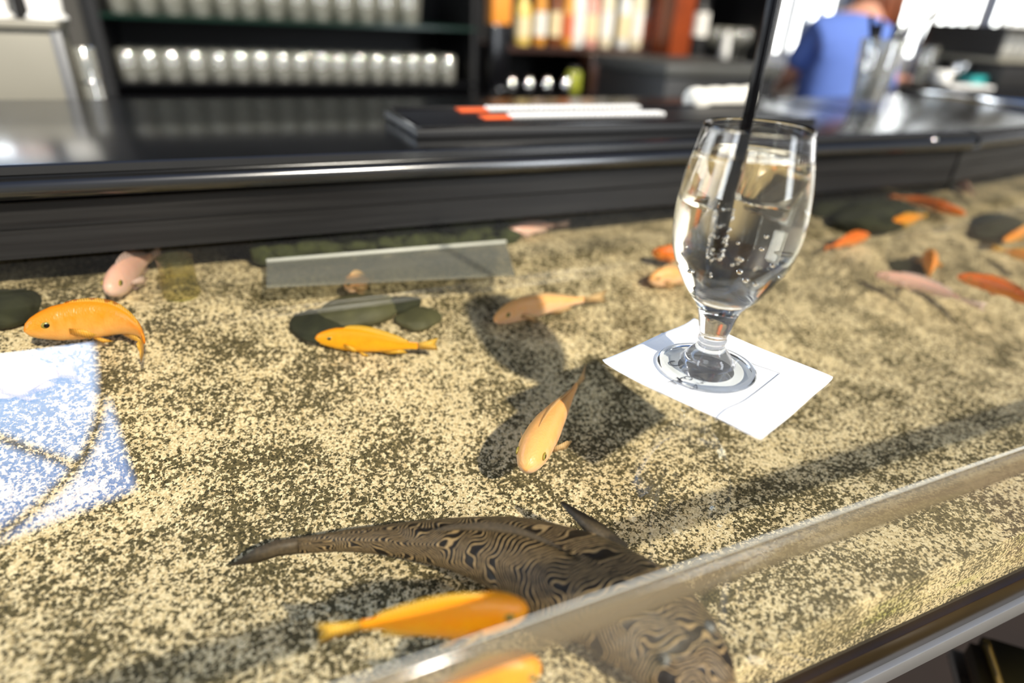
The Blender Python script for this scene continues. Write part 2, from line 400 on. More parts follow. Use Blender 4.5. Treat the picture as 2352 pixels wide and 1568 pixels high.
# ================================================================== ROOM
FLOOR = -1.07
def structure(o): o['kind'] = 'structure'; return o
structure(box('floor', -4, 9, -2.5, 7, FLOOR - 0.05, FLOOR, M['floor']))
bm = bmesh.new(); cpts = [(-3.6, 0.5), (9, 0.5), (9, 3.7), (2.5, 3.7), (-0.5, 3.0), (-0.53, 2.68), (-3.6, 1.62)]
ca_ = [bm.verts.new((x, y, 2.25)) for x, y in cpts]; cb_ = [bm.verts.new((x, y, 2.33)) for x, y in cpts]
bm.faces.new(ca_); bm.faces.new(cb_[::-1])
for i in range(7): bm.faces.new((ca_[i], cb_[i], cb_[(i + 1) % 7], ca_[(i + 1) % 7]))
structure(link('ceiling', bm, M['ceiling'], smooth=False))
# left window bay
Wa, Wb = Vector((-0.53, 2.62, 0)), Vector((-3.2, 1.70, 0))
wd = (Wb - Wa).normalized(); wn = Vector((-wd.y, wd.x, 0))
def wall_piece(name, s0, s1, z0, z1, m, th=0.08, kind=True, parent=None, off=0.0):
    bm = bmesh.new()
    vs = []
    for s in (s0, s1):
        for q in (off, off + th):
            for z in (z0, z1): vs.append(bm.verts.new(Wa + wd * s - wn * q + Vector((0, 0, z))))
    for f in ((0, 1, 3, 2), (4, 6, 7, 5), (0, 4, 5, 1), (2, 3, 7, 6), (0, 2, 6, 4), (1, 5, 7, 3)): bm.faces.new([vs[i] for i in f])
    o = link(name, bm, m, parent, smooth=False)
    if kind: structure(o)
    return o
LW = (Wb - Wa).length
wall_left = wall_piece('wall_left', 0.0, LW, FLOOR, -0.12, M['grey_dark'])
wall_piece('trim_1', 0.0, LW, 0.56, 0.86, M['grey_dark'])
wall_piece('trim_2', 0.0, LW, 1.78, 2.25, M['grey_dark'])
w1 = structure(empty('window_1')); wall_piece('window_pane', 0.02, LW, -0.12, 0.56, M['clear_window'], th=0.006, kind=False, parent=w1, off=0.03)
for s in (0.9, 1.8): wall_piece('window_frame', s, s + 0.04, -0.12, 0.56, M['black'], th=0.05, kind=False, parent=w1)
w2 = structure(empty('window_2')); wall_piece('window_pane', 0.02, LW, 0.86, 1.78, M['clear_window'], th=0.006, kind=False, parent=w2, off=0.03)
for s in (0.9, 1.8): wall_piece('window_frame', s, s + 0.04, 0.86, 1.78, M['black'], th=0.05, kind=False, parent=w2)
# dark bars added behind the upper window to draw lines in its reflection
def refl(px, py, plane_y):
    p = atZ(px, py, 0); r = ray(px, py); r.z = -r.z
    return p + r * ((plane_y - p.y) / r.y)
bar_pts = [refl(*p, 2.72) for p in ((232, 800), (236, 900), (215, 1000), (170, 1080), (90, 1160), (0, 1225), (-120, 1290))]
tag(tube('added_curved_bar', smooth_prof([tuple(c) for c in bar_pts], 5), 0.022, M['black']), 'dark curved bar added behind the upper left window for its reflection', 'dark bar')
bar_pts = [refl(*p, 2.78) for p in ((-120, 960), (0, 1005), (80, 1035), (175, 1068))]
tag(tube('added_straight_bar', smooth_prof([tuple(c) for c in bar_pts], 4), 0.018, M['black']), 'dark straight bar added behind the upper left window for its reflection', 'strut')
# back wall, pillar, right window wall
structure(box('wall_back', -0.50, 2.62, 2.95, 3.05, FLOOR, 2.25, M['near_black']))
structure(box('wall_pillar', -0.56, -0.30, 2.50, 2.95, FLOOR, 2.25, M['grey_dark']))
structure(box('wall_right', 2.55, 9.0, 3.6, 3.7, FLOOR, 0.06, M['pale_wall']))
structure(box('trim_3', 2.55, 9.0, 3.6, 3.7, 1.0, 2.25, M['pale_wall']))
structure(box('trim_4', 2.50, 2.62, 3.0, 3.7, FLOOR, 2.25, M['near_black']))
w3 = structure(empty('window_3')); box('window_pane', 2.55, 9.0, 3.67, 3.675, 0.06, 1.0, M['clear_window'], w3)
for x in (4.1, 5.7, 7.3): box('window_frame', x, x + 0.06, 3.64, 3.70, 0.06, 1.0, M['black'], w3)
vb = tag(empty('vertical_blind', (2.7, 3.5, 1.04)), 'white vertical slat blind across the bright window behind the bartender', 'blind')
box('head_rail', 0, 6.0, -0.02, 0.02, 0.0, 0.04, M['white'], vb)
slat = None
for i in range(46):
    a = math.radians(16 + random.uniform(-8, 8)); c, s = math.cos(a), math.sin(a)
    if slat is None:
        bm = bmesh.new(); box_bm(bm, -0.062, 0.062, -0.0008, 0.0008, -1.0, 0)
        slat = link('slat', bm, M['blind'], vb, smooth=False); o = slat; slat_sky = slat.data.copy(); slat_sky.materials.clear(); slat_sky.materials.append(mat('sky gap slat', (0.34, 0.42, 0.58), 0.7, var=0.03))
    else:
        o = slat.copy(); sc.collection.objects.link(o); o.parent = vb
        if i % 3 == 1: o.data = slat_sky  # bluish slats stand in for sky light between the white ones
    o.location = (0.05 + i * 0.128, 0, 0); o.rotation_euler = (0, 0, a)

# ================================================================== AQUARIUM BAR TOP
YF, YB, XL, XR = 0.1597, 1.18, -1.3, 3.4
tank = tag(empty('aquarium', (0, YF, 0)), 'long clear acrylic aquarium that forms the bar top', 'aquarium')
def part(o): o.parent = tank; o.location = o.location - tank.location; return o
def rect_h(name, x0, x1, y0, y1, z, m):
    bm = bmesh.new(); bm.faces.new([bm.verts.new(p) for p in ((x0, y0, z), (x1, y0, z), (x1, y1, z), (x0, y1, z))])
    return link(name, bm, m, smooth=False)
part(rect_h('top_panel', XL, XR, YF + 0.002, YB, 0.0, M['clear_top']))
bm = bmesh.new(); bm.faces.new([bm.verts.new(p) for p in ((XL, YF + 0.004, -0.158), (XR, YF + 0.004, -0.158), (XR, YF + 0.004, -0.017), (XL, YF + 0.004, -0.017))])
part(link('front_panel', bm, M['clear_front'], smooth=False))
# rounded clear edge
pr = []
y0, y1, z0, z1, rr = YF - 0.0035, YF + 0.0022, -0.0195, 0.0005, 0.0035
for cx, cz, a0 in ((y0 + rr, z0 + rr, 180), (y1 - 0.001, z0 + 0.001, 270), (y1 - 0.001, z1 - 0.001, 0), (y0 + rr, z1 - rr, 90)):
    rad = rr if cx < YF + 0.0005 else 0.001
    for k in range(5):
        a = math.radians(a0 + 90 * k / 4); pr.append((cx + rad * math.cos(a), cz + rad * math.sin(a)))
o = part(prism('edge_rail', pr, XL, XR, M['rail'])); o['label'] = 'thick clear edge strip with refracted sand tone in its colour'
part(tube('edge_highlight', [(XL, YF + 0.0022, 0.0004), (XR, YF + 0.0022, 0.0004)], 0.0004, M['plate_edge'], n=8))  # pale tube paints the highlight along the upper tank edge
part(box('base_strip', XL, XR, YF - 0.002, YF + 0.02, -0.188, -0.158, M['base_dark'], bevel=0.001))
part(box('metal_rail', XL, XR, YF - 0.006, YF + 0.015, -0.2085, -0.1885, M['alu'], bevel=0.001))
part(box('tank_floor', XL, XR, YF + 0.02, YB, -0.187, -0.1585, M['black']))
part(box('back_panel', XL, XR, YB, YB + 0.02, -0.20, -0.002, M['black']))
part(box('end_panel', XL - 0.01, XL, YF, YB + 0.02, -0.20, 0, M['black']))
part(box('end_panel', XR, XR + 0.01, YF, YB + 0.02, -0.20, 0, M['black']))

def sst(a, b, x):
    t = max(0, min(1, (x - a) / (b - a))); return t * t * (3 - 2 * t)
def sand_z(x, y):
    base = -0.120 + 0.086 * sst(0.35, 0.75, y)
    base += 0.006 * noise.noise(Vector((x * 6, y * 6, 0.3))) + 0.003 * noise.noise(Vector((x * 17, y * 17, 1.3))) + 0.0010 * noise.noise(Vector((x * 90, y * 90, 2)))
    base += 0.014 * math.exp(-((x - 0.55) ** 2) / 0.08) * sst(0.32, 0.17, y)      # heap towards the front
    return base
bm = bmesh.new()
nx, ny = 320, 110
xs = [XL + 0.005 + (XR - XL - 0.01) * i / nx for i in range(nx + 1)]
ys = [YF + 0.006 + (YB - YF - 0.008) * (j / ny) ** 1.3 for j in range(ny + 1)]
g = [[bm.verts.new((x, y, sand_z(x, y))) for y in ys] for x in xs]
for i in range(nx):
    for j in range(ny): bm.faces.new((g[i][j], g[i + 1][j], g[i + 1][j + 1], g[i][j + 1]))
lo = [bm.verts.new((x, YF + 0.006, -0.1582)) for x in xs]
ff = []
for i in range(nx): ff.append(bm.faces.new((lo[i], lo[i + 1], g[i + 1][0], g[i][0])))
for f in ff: f.material_index = 1
o = link('sand_bed', bm, M['sand']); o.data.materials.append(M['sand_face'])
tag(o, 'speckled tan and black sand covering the aquarium floor', 'sand', kind='stuff')

# ---- things in the water
def stone(name, px, py, z, rx, ry, rz, m, label, rot=0.0, seed=0, cat='stone', group=None):
    for _ in range(6):
        c = atZ(px, py, z); z = sand_z(c.x, c.y) + rz * 0.3
    bm = bmesh.new(); q = bmesh.ops.create_icosphere(bm, subdivisions=4, radius=1.0)
    for v in bm.verts:
        d = 1 + 0.16 * noise.noise(v.co * 1.3 + Vector((seed, 0, 0))) + 0.04 * noise.noise(v.co * 5 + Vector((seed, 0, 0)))
        v.co = Vector((v.co.x * rx * d, v.co.y * ry * d, v.co.z * rz * d))
    o = link(name, bm, m); zz = sand_z(c.x, c.y)
    o.location = (c.x, c.y, max(z, zz + rz * 0.3)); o.rotation_euler = (0, 0, rot)
    return tag(o, label, cat, group)
stone('river_stone', 735, 738, -0.098, 0.030, 0.034, 0.009, M['stone_dark'], 'dark flat stone at the left end of the stone cluster', 0.3, 1)
stone('river_stone', 822, 708, -0.090, 0.048, 0.030, 0.013, M['stone'], 'olive flat stone in the middle of the stone cluster', 0.2, 2)
stone('river_stone', 962, 722, -0.092, 0.026, 0.022, 0.008, M['stone'], 'small olive stone at the right end of the stone cluster', 0.5, 3)
stone('river_stone', 918, 690, -0.088, 0.024, 0.016, 0.007, M['stone_dark'], 'small dark stone at the back of the stone cluster', 0.1, 4)
stone('river_stone', 5, 705, -0.09, 0.030, 0.040, 0.012, M['stone_dark'], 'dark stone on the sand at the far left behind the curled fish', 0.2, 5)
stone('river_stone', 2010, 492, -0.050, 0.115, 0.050, 0.022, M['stone_dark'], 'large mossy dark stone behind the goblet, near the back ledge', 0.3, 6)
stone('river_stone', 1925, 478, -0.045, 0.070, 0.035, 0.012, M['stone_dark'], 'dark stone added for the shadow against the goblet edge, left of the large one', 0.2, 9)  # extra stone fills in the shadow patch beside the large one
stone('river_stone', 2085, 612, -0.085, 0.030, 0.030, 0.008, M['stone_dark'], 'round grey brown stone beside the small upright orange fish', 0.3, 7)
stone('river_stone', 2290, 520, -0.060, 0.085, 0.040, 0.014, M['stone_dark'], 'flat dark green stone behind the orange fish at the far right', 0.4, 8)
# clump of moss under the ledge
bm = bmesh.new()
for i in range(150):
    t = random.random(); p = atZ(600 + 590 * t, 560 - 25 * t, -0.03)
    yy = 0.715 + random.random() * 0.05
    xx = p.x * yy / p.y
    q0 = len(bm.verts)
    sphere_bm(bm, (xx, yy, -0.030 + random.uniform(-0.010, 0.012)), random.uniform(0.008, 0.018), 1, (1.3, 0.9, 0.8))
for v in bm.verts: v.co += Vector((noise.noise(v.co * 90), noise.noise(v.co * 95 + Vector((5, 0, 0))), noise.noise(v.co * 85 + Vector((0, 7, 0))))) * 0.006
tag(link('moss_clump', bm, M['moss']), 'long dark green moss growing in the shade under the ledge', 'moss', kind='stuff')
# frosted plate
def quad_slab(name, pts, th, m, parent=None):
    bm = bmesh.new(); a = [bm.verts.new(p) for p in pts]; b = [bm.verts.new(Vector(p) - Vector((0, 0, th))) for p in pts]
    k = len(a); bm.faces.new(a); bm.faces.new(b[::-1])
    for i in range(k): bm.faces.new((a[i], b[i], b[(i + 1) % k], a[(i + 1) % k]))
    return link(name, bm, m, parent, smooth=False)
o = quad_slab('frosted_plate', [atZ(612, 655, -0.02), atZ(1182, 628, -0.02), atZ(1162, 557, -0.02), atZ(612, 600, -0.02)], 0.003, M['plate'])
tag(o, 'translucent grey plate under water along the foot of the ledge', 'plate')
e1 = tube('plate_edge', [atZ(612, 599, -0.02), atZ(1162, 555, -0.02)], 0.0022, M['plate_edge'], o)
# clear outlet pipe
p = atZ(400, 660, -0.045)
bm = bmesh.new(); a = atZ(400, 590, -0.003); bpt = Vector((a.x + 0.0005, a.y, -0.052))
lathe_bm(bm, [(0.017, 0), (0.0165, -0.018), (0.018, -0.032), (0.0195, -0.046), (0.017, -0.049), (0, -0.049)], 32, a)
po = tag(link('outlet_pipe', bm, M['pipe']), 'short clear pipe stub hanging under the ledge beside the pink fish', 'pipe')
bm = bmesh.new(); d = (bpt - a).normalized()
lathe_bm(bm, [(0.0199, -0.040), (0.0205, -0.043), (0.0199, -0.046), (0.0175, -0.0495), (0.012, -0.050)], 32, a)
link('pipe_collar', bm, mat('yellow green resin', (0.30, 0.28, 0.05), 0.25), po)

# ---- fish
FM = {
 'orange': (fish_material('orange fish', (0.95, 0.30, 0.012), (0.95, 0.50, 0.13)), fin_material('orange fin', (0.90, 0.48, 0.05), 0.35)),
 'bright': (fish_material('bright orange fish', (1.0, 0.34, 0.004), (1.0, 0.48, 0.01)), fin_material('amber fin', (0.90, 0.52, 0.05), 0.30)),
 'peach': (fish_material('peach fish', (0.98, 0.47, 0.15), (0.95, 0.62, 0.40)), fin_material('peach fin', (0.85, 0.55, 0.25), 0.45)),
 'pink': (fish_material('pink fish', (0.90, 0.50, 0.36), (0.95, 0.68, 0.56)), fin_material('pink fin', (0.85, 0.62, 0.52), 0.45)),
 'red': (fish_material('red orange fish', (0.85, 0.17, 0.012), (0.90, 0.33, 0.06)), fin_material('red fin', (0.85, 0.25, 0.04), 0.35)),
}
M['pupil'] = mat('black pupil', (0.006, 0.006, 0.004), 0.1, var=0.0)
M['iris'] = mat('gold iris', (0.35, 0.28, 0.05), 0.25, var=0.1)
HP = [(0, 0.10), (0.02, 0.34), (0.06, 0.54), (0.12, 0.72), (0.2, 0.90), (0.32, 1.0), (0.45, 0.98), (0.6, 0.82), (0.75, 0.58), (0.88, 0.36), (0.95, 0.30), (1.0, 0.30)]
WP = [(0, 0.16), (0.02, 0.44), (0.06, 0.66), (0.12, 0.85), (0.2, 0.98), (0.32, 1.0), (0.45, 0.92), (0.6, 0.70), (0.75, 0.45), (0.88, 0.24), (0.95, 0.16), (1.0, 0.10)]
def interp(tab, s):
    for (a, va), (b, vb_) in zip(tab, tab[1:]):
        if s <= b: return va + (vb_ - va) * (s - a) / (b - a)
    return tab[-1][1]
def arc_samples(pts, n):
    pts = smooth_prof([tuple(p) for p in pts], 12); pts = [Vector(p) for p in pts]
    L = [0]
    for a, b in zip(pts, pts[1:]): L.append(L[-1] + (b - a).length)
    out = []
    k = 0
    for i in range(n):
        t = L[-1] * i / (n - 1)
        while k < len(L) - 2 and L[k + 1] < t: k += 1
        u = (t - L[k]) / max(1e-9, L[k + 1] - L[k]); out.append(pts[k].lerp(pts[k + 1], u))
    return out, L[-1]
def body_bm(spine, H, W, hp=HP, wp=WP, nseg=20, belly=1.0, lift=None):
    bm = bmesh.new(); uvl = bm.loops.layers.uv.new('UVMap'); n = len(spine); rings = []
    for i, p in enumerate(spine):
        s = i / (n - 1)
        t = (spine[min(i + 1, n - 1)] - spine[max(i - 1, 0)]).normalized()
        side = t.cross(Vector((0, 0, 1))).normalized(); up = side.cross(t).normalized()
        h = H / 2 * interp(hp, s); w_ = W / 2 * interp(wp, s); off = lift(s) if lift else 0
        rg = []
        for k in range(nseg):
            a = 2 * math.pi * k / nseg; cz = math.cos(a); cs = math.sin(a)
            z = cz * h * (belly if cz < 0 else 1.0)
            rg.append(bm.verts.new(p + up * (z + off) + side * (cs * w_)))
        rings.append(rg)
    for i, (r0, r1) in enumerate(zip(rings, rings[1:])):
        for k in range(nseg):
            f = bm.faces.new((r0[k], r0[(k + 1) % nseg], r1[(k + 1) % nseg], r1[k]))
            for lp, (ii, kk) in zip(f.loops, ((i, k), (i, k + 1), (i + 1, k + 1), (i + 1, k))): lp[uvl].uv = (ii / (n - 1) * 2.0, kk / nseg)
    for rg, s in ((rings[0], 0), (rings[-1], 1)):
        c = bm.verts.new(sum((v.co for v in rg), Vector()) / nseg + (spine[0] - spine[1] if s == 0 else spine[-1] - spine[-2]) * 0.25)
        for k in range(nseg):
            f = bm.faces.new((rg[k], rg[(k + 1) % nseg], c))
            for lp in f.loops: lp[uvl].uv = (s * 2.0, 0.1)
    return bm
def fin_bm(poly, thick_dir, th=0.0007):
    """thin lens-like fin from an outline; first point is the root centre"""
    bm = bmesh.new(); k = len(poly)
    c = sum((Vector(p) for p in poly), Vector()) / k
    rim = [bm.verts.new(p) for p in poly]
    a = bm.verts.new(c + thick_dir * th); b = bm.verts.new(c - thick_dir * th)
    for i in range(k):
        bm.faces.new((rim[i], rim[(i + 1) % k], a)); bm.faces.new((rim[(i + 1) % k], rim[i], b))
    return bm
def frame_at(spine, s):
    n = len(spine); i = min(n - 2, max(1, int(round(s * (n - 1)))))
    t = (spine[i + 1] - spine[i - 1]).normalized(); side = t.cross(Vector((0, 0, 1))).normalized(); up = side.cross(t).normalized()
    return spine[i], t, side, up
def fish(pts, z, H, W, kind, label, tail=0.17, roll=0.0, eyes=True, dorsal=0.20, fintint=None, group=None, name='cichlid_fish', fins=True, redfin=False):
    zz = z if isinstance(z, (list, tuple)) else [z] * len(pts)
    world = []
    for p_, q_ in zip(pts, zz):
        for _ in range(4):
            w0 = atZ(p_[0], p_[1], q_); fl = sand_z(w0.x, w0.y) + H * 0.56
            if q_ < fl: q_ = min(fl, -0.004 - H * 0.55)
        world.append(atZ(p_[0], p_[1], q_))
    zs_ = sum(p.z for p in world) / len(world)
    world = [atZ(a_[0], a_[1], 0.35 * w0.z + 0.65 * zs_) for a_, w0 in zip(pts, world)]
    allp, L = arc_samples(world, 60)
    nb = int(60 * (1 - tail)); spine = allp[:nb]; tailp = allp[nb - 1:]
    bmt, fmt_ = FM[kind]
    root = empty(name, spine[nb // 3]); loc = Vector(root.location)
    root.name = name
    tag(root, label, 'fish', group)
    def put(nm, bm, m, par=None):
        for v in bm.verts: v.co -= loc
        return link(nm, bm, m, par or root)
    put('body', body_bm(spine, H, W), bmt)
    # tail fin: fan in the vertical plane following the spine end
    _, t, side, up = frame_at(spine, 1.0)
    hp = H / 2 * 0.30; tip = tailp[-1]; mid = tailp[len(tailp) // 2]; base = spine[-2]
    poly = [base + up * hp * 0.8, mid + up * hp * 1.35, tip + up * hp * 1.9, tip + up * hp * 0.7 - (tip - mid) * 0.10, tip - (tip - mid) * 0.22, tip - up * hp * 0.7 - (tip - mid) * 0.10, tip - up * hp * 1.9, mid - up * hp * 1.35, base - up * hp * 0.8]
    put('tail_fin', fin_bm(poly, side, 0.0008), fmt_)
    if fins:
        # dorsal fin
        top = []; edge = []
        for k in range(13):
            s = 0.26 + 0.64 * k / 12; p, t, sd, u = frame_at(spine, s); h = H / 2 * interp(HP, s)
            top.append(p + u * h * 0.93); q = math.sin(math.pi * min(1, (k + 0.8) / 13)) ** 0.5
            edge.append(p + u * (h + H * dorsal * q) + t * H * 0.10)
        p, t, sd, u = frame_at(spine, 0.93); edge.append(p + u * H * 0.30 + t * H * 0.15)
        bm = bmesh.new(); a = [bm.verts.new(x) for x in top]; b = [bm.verts.new(x) for x in edge[:13]]
        a2 = [bm.verts.new(x + sd * 0.0006) for x in top]
        for i in range(12):
            bm.faces.new((a[i], a[i + 1], b[i + 1], b[i])); bm.faces.new((a2[i + 1], a2[i], b[i], b[i + 1]))
        put('dorsal_fin', bm, fmt_)
        # anal fin
        P = [frame_at(spine, s) for s in (0.60, 0.72, 0.86)]
        hs = [H / 2 * interp(HP, s) for s in (0.60, 0.72, 0.86)]
        poly = [P[0][0] - P[0][3] * hs[0] * 0.9, P[1][0] - P[1][3] * (hs[1] + H * 0.16), P[2][0] - P[2][3] * (hs[2] + H * 0.14) + P[2][1] * H * 0.2, P[2][0] - P[2][3] * hs[2] * 0.9]
        put('anal_fin', fin_bm(poly, P[1][2], 0.0006), fmt_)
        for sg in (1, -1):
            p, t, sd, u = frame_at(spine, 0.29); wv = W / 2 * 0.95
            r0 = p + sd * sg * wv - u * H * 0.12
            poly = [r0 + u * H * 0.07, r0 + u * H * 0.10 + t * H * 0.35 + sd * sg * H * 0.22, r0 - u * H * 0.05 + t * H * 0.58 + sd * sg * H * 0.30, r0 - u * H * 0.20 + t * H * 0.42 + sd * sg * H * 0.22, r0 - u * H * 0.08]
            put('pectoral_fin', fin_bm(poly, (sd * sg - t * 0.3).normalized(), 0.0005), fmt_)
            p, t, sd, u = frame_at(spine, 0.40)
            r0 = p + sd * sg * wv * 0.4 - u * H * 0.44
            poly = [r0, r0 + t * H * 0.25 - u * H * 0.16 + sd * sg * H * 0.06, r0 + t * H * 0.50 - u * H * 0.12 + sd * sg * H * 0.08, r0 + t * H * 0.18]
            put('pelvic_fin', fin_bm(poly, sd * sg, 0.0005), fmt_)
    if eyes:
        for sg in (1, -1):
            p, t, sd, u = frame_at(spine, 0.135); er = H * 0.095
            wv = W / 2 * interp(WP, 0.135)
            c = p + sd * sg * (wv * 0.90) + u * H * 0.10
            bm = bmesh.new(); sphere_bm(bm, (0, 0, 0), er, 2)
            q = (sd * sg).to_track_quat('Z', 'Y')
            for v in bm.verts: v.co = q @ Vector((v.co.x * 1.25, v.co.y, v.co.z * 0.45)) + c
            ey = put('eye', bm, M['iris'])
            bm = bmesh.new(); sphere_bm(bm, (0, 0, 0), er * 0.66, 2)
            for v in bm.verts: v.co = q @ Vector((v.co.x * 1.1, v.co.y, v.co.z * 0.45)) + c + sd * sg * er * 0.24
            pu = put('pupil', bm, M['pupil'], ey)
    # mouth line
    p, t, sd, u = frame_at(spine, 0.03)
    return root
fish([(247, 668), (282, 636), (318, 608), (352, 586), (372, 572)], -0.035, 0.032, 0.020, 'pink', 'pink fish nosing out from under the ledge beside the clear pipe', tail=0.2)
fish([(56, 760), (115, 745), (190, 735), (262, 733), (310, 750), (330, 780), (318, 812)], -0.055, 0.036, 0.022, 'orange', 'orange fish with its body curled round, above the blue window reflection', tail=0.14, dorsal=0.10)
fish([(724, 777), (770, 777), (830, 782), (900, 790), (960, 794), (1006, 790)], -0.060, 0.025, 0.014, 'bright', 'bright orange fish in front of the cluster of flat stones', tail=0.16)
fish([(1136, 735), (1180, 715), (1240, 702), (1310, 693), (1360, 685), (1393, 680)], -0.055, 0.028, 0.016, 'peach', 'peach fish with a pale tail left of the goblet, swimming left', tail=0.20, dorsal=0.12)
fish([(1207, 1078), (1228, 1030), (1262, 975), (1298, 925), (1325, 885), (1345, 852)], [-0.075, -0.075, -0.075, -0.072, -0.068, -0.065], 0.034, 0.027, 'peach', 'large peach orange fish facing the viewer, left of the napkin', tail=0.17, dorsal=0.07)
fish([(1212, 1398), (1150, 1402), (1060, 1415), (960, 1425), (860, 1432), (727, 1455)], -0.058, 0.028, 0.018, 'bright', 'bright orange fish with yellow tail swimming right over the striped catfish', tail=0.20)
fish([(1243, 1530), (1190, 1538), (1120, 1550), (1040, 1570), (950, 1600)], -0.070, 0.026, 0.017, 'bright', 'second bright orange fish added for the refracted image below the clear edge strip', tail=0.18)  # extra fish stands in for the refracted view of the one above
fish([(790, 655), (812, 650), (835, 646), (860, 640)], -0.045, 0.022, 0.012, 'peach', 'small pale orange fish dimly seen under the frosted plate', tail=0.2)
fish([(-60, 885), (0, 873), (70, 862), (130, 855), (175, 850)], -0.06, 0.034, 0.020, 'pink', 'pink fish at the left picture edge inside the blue window reflection', tail=0.2)
fish([(1498, 580), (1530, 583), (1570, 586), (1610, 592)], -0.055, 0.020, 0.012, 'red', 'red orange fish half hidden behind the goblet, the farther of two there', tail=0.18)
fish([(1492, 642), (1525, 636), (1570, 634), (1620, 634)], -0.055, 0.026, 0.015, 'peach', 'peach fish half hidden behind the goblet bowl, the nearer of two there', tail=0.18)
fish([(1150, 530), (1190, 530), (1240, 522), (1310, 512)], -0.030, 0.018, 0.014, 'pink', 'pale pink fish lying close under the ledge right of the moss', tail=0.25)
fish([(2218, 492), (2170, 478), (2105, 460), (2040, 450)], -0.040, 0.018, 0.013, 'red', 'long orange fish above the mossy stone behind the goblet', tail=0.15)
fish([(2040, 515), (2070, 508), (2100, 502), (2130, 494)], -0.032, 0.020, 0.013, 'orange', 'short orange fish at the right end of the large mossy stone', tail=0.15)
fish([(1995, 540), (1960, 548), (1925, 560), (1893, 572)], -0.050, 0.020, 0.013, 'red', 'orange fish just in front of the large mossy stone', tail=0.18)
fish([(2010, 630), (2060, 640), (2120, 655), (2180, 675), (2230, 695), (2265, 706)], -0.060, 0.019, 0.013, 'pink', 'long pink fish swimming away, on the sand right of the goblet', tail=0.22)
fish([(2198, 634), (2250, 645), (2310, 665), (2370, 690), (2430, 712)], -0.050, 0.020, 0.014, 'red', 'long deep orange fish crossing the right picture edge', tail=0.15)
fish([(2135, 578), (2136, 600), (2136, 622), (2133, 650)], -0.060, 0.024, 0.020, 'orange', 'small orange fish seen end on beside the round grey brown stone', tail=0.22)
fish([(2305, 552), (2330, 542), (2360, 527), (2400, 512)], -0.045, 0.020, 0.013, 'orange', 'orange fish cut by the right picture edge, the upper of two there', tail=0.16)
fish([(2420, 605), (2380, 592), (2335, 582), (2275, 568)], -0.055, 0.020, 0.013, 'orange', 'amber fish at the right picture edge just below the upper one', tail=0.22)
fish([(2200, 418), (2212, 426), (2226, 436), (2240, 446)], -0.030, 0.022, 0.014, 'pink', 'tiny pink fish near the back ledge at the right', tail=0.2, fins=False)
fish([(2108, 410), (2122, 412), (2140, 416), (2160, 420)], -0.026, 0.016, 0.012, 'red', 'tiny red fish right under the seam of the ledge', tail=0.2, fins=False)

# ---- catfish
cm = catfish_material(); M['catfish'] = cm
cpx = [(1640, 1600), (1585, 1530), (1500, 1440), (1400, 1372), (1290, 1318), (1180, 1276), (1060, 1252), (930, 1242), (800, 1244), (690, 1256)]
czz = [-0.096, -0.094, -0.091, -0.089, -0.089, -0.091, -0.093, -0.095, -0.097, -0.099]
world = [atZ(p[0], p[1], q) for p, q in zip(cpx, czz)]
csp, CL = arc_samples(world, 90)
croot = tag(empty('striped_catfish', csp[30]), 'large dark brown catfish with tan maze stripes resting along the front glass', 'fish')
cl = Vector(croot.location)
CH = [(0, 0.30), (0.03, 0.50), (0.1, 0.78), (0.2, 1.0), (0.35, 1.0), (0.5, 0.86), (0.65, 0.62), (0.8, 0.44), (0.92, 0.36), (1, 0.34)]
CW = [(0, 0.42), (0.03, 0.62), (0.1, 0.86), (0.2, 1.0), (0.35, 0.98), (0.5, 0.80), (0.65, 0.52), (0.8, 0.30), (0.92, 0.17), (1, 0.11)]
def cput(nm, bm, m, par=None):
    for v in bm.verts: v.co -= cl
    return link(nm, bm, m, par or croot)
cput('body', body_bm(csp, 0.048, 0.078, CH, CW, 36, belly=0.6), cm)
M['catfin'] = mat('brown spotted fin', (0.06, 0.042, 0.022), 0.6, var=0.75, scale=420)
p, t, sd, u = frame_at(csp, 1.0)
tips = [atZ(640, 1262, -0.099), atZ(590, 1280, -0.103), atZ(525, 1303, -0.107)]
poly = [csp[-6] + u * 0.0085, tips[0] + u * 0.0095, tips[1] + u * 0.0085, tips[2] + u * 0.001, tips[1] - u * 0.005, tips[0] - u * 0.006, csp[-6] - u * 0.007]
o = cput('tail_fin', fin_bm(poly, sd, 0.0016), M['catfin'])
# row of pale spots on the tail
bm = bmesh.new()
for k in range(16):
    s = 0.70 + 0.29 * k / 15; p, t, sd, u = frame_at(csp, s); sphere_bm(bm, p + u * 0.020 * interp(CH, s), 0.0014, 1)
cput('tail_spots', bm, mat('pale tan spots', (0.45, 0.33, 0.17), 0.5))
# dorsal fin folded along the back
top = []; edge = []
for k in range(15):
    s = 0.30 + 0.34 * k / 14; p, t, sd, u = frame_at(csp, s); h = 0.020 * interp(CH, s)
    top.append(p + u * h * 0.92); edge.append(p + u * (h + 0.014 * math.sin(math.pi * (k + 0.7) / 15.5) ** 0.6) - sd * 0.006 + t * 0.012)
bm = bmesh.new(); a = [bm.verts.new(x) for x in top]; b = [bm.verts.new(x) for x in edge]; c = [bm.verts.new(x + sd * 0.0012) for x in top]
for i in range(14): bm.faces.new((a[i], a[i + 1], b[i + 1], b[i])); bm.faces.new((c[i + 1], c[i], b[i], b[i + 1]))
cput('dorsal_fin', bm, M['catfin'])
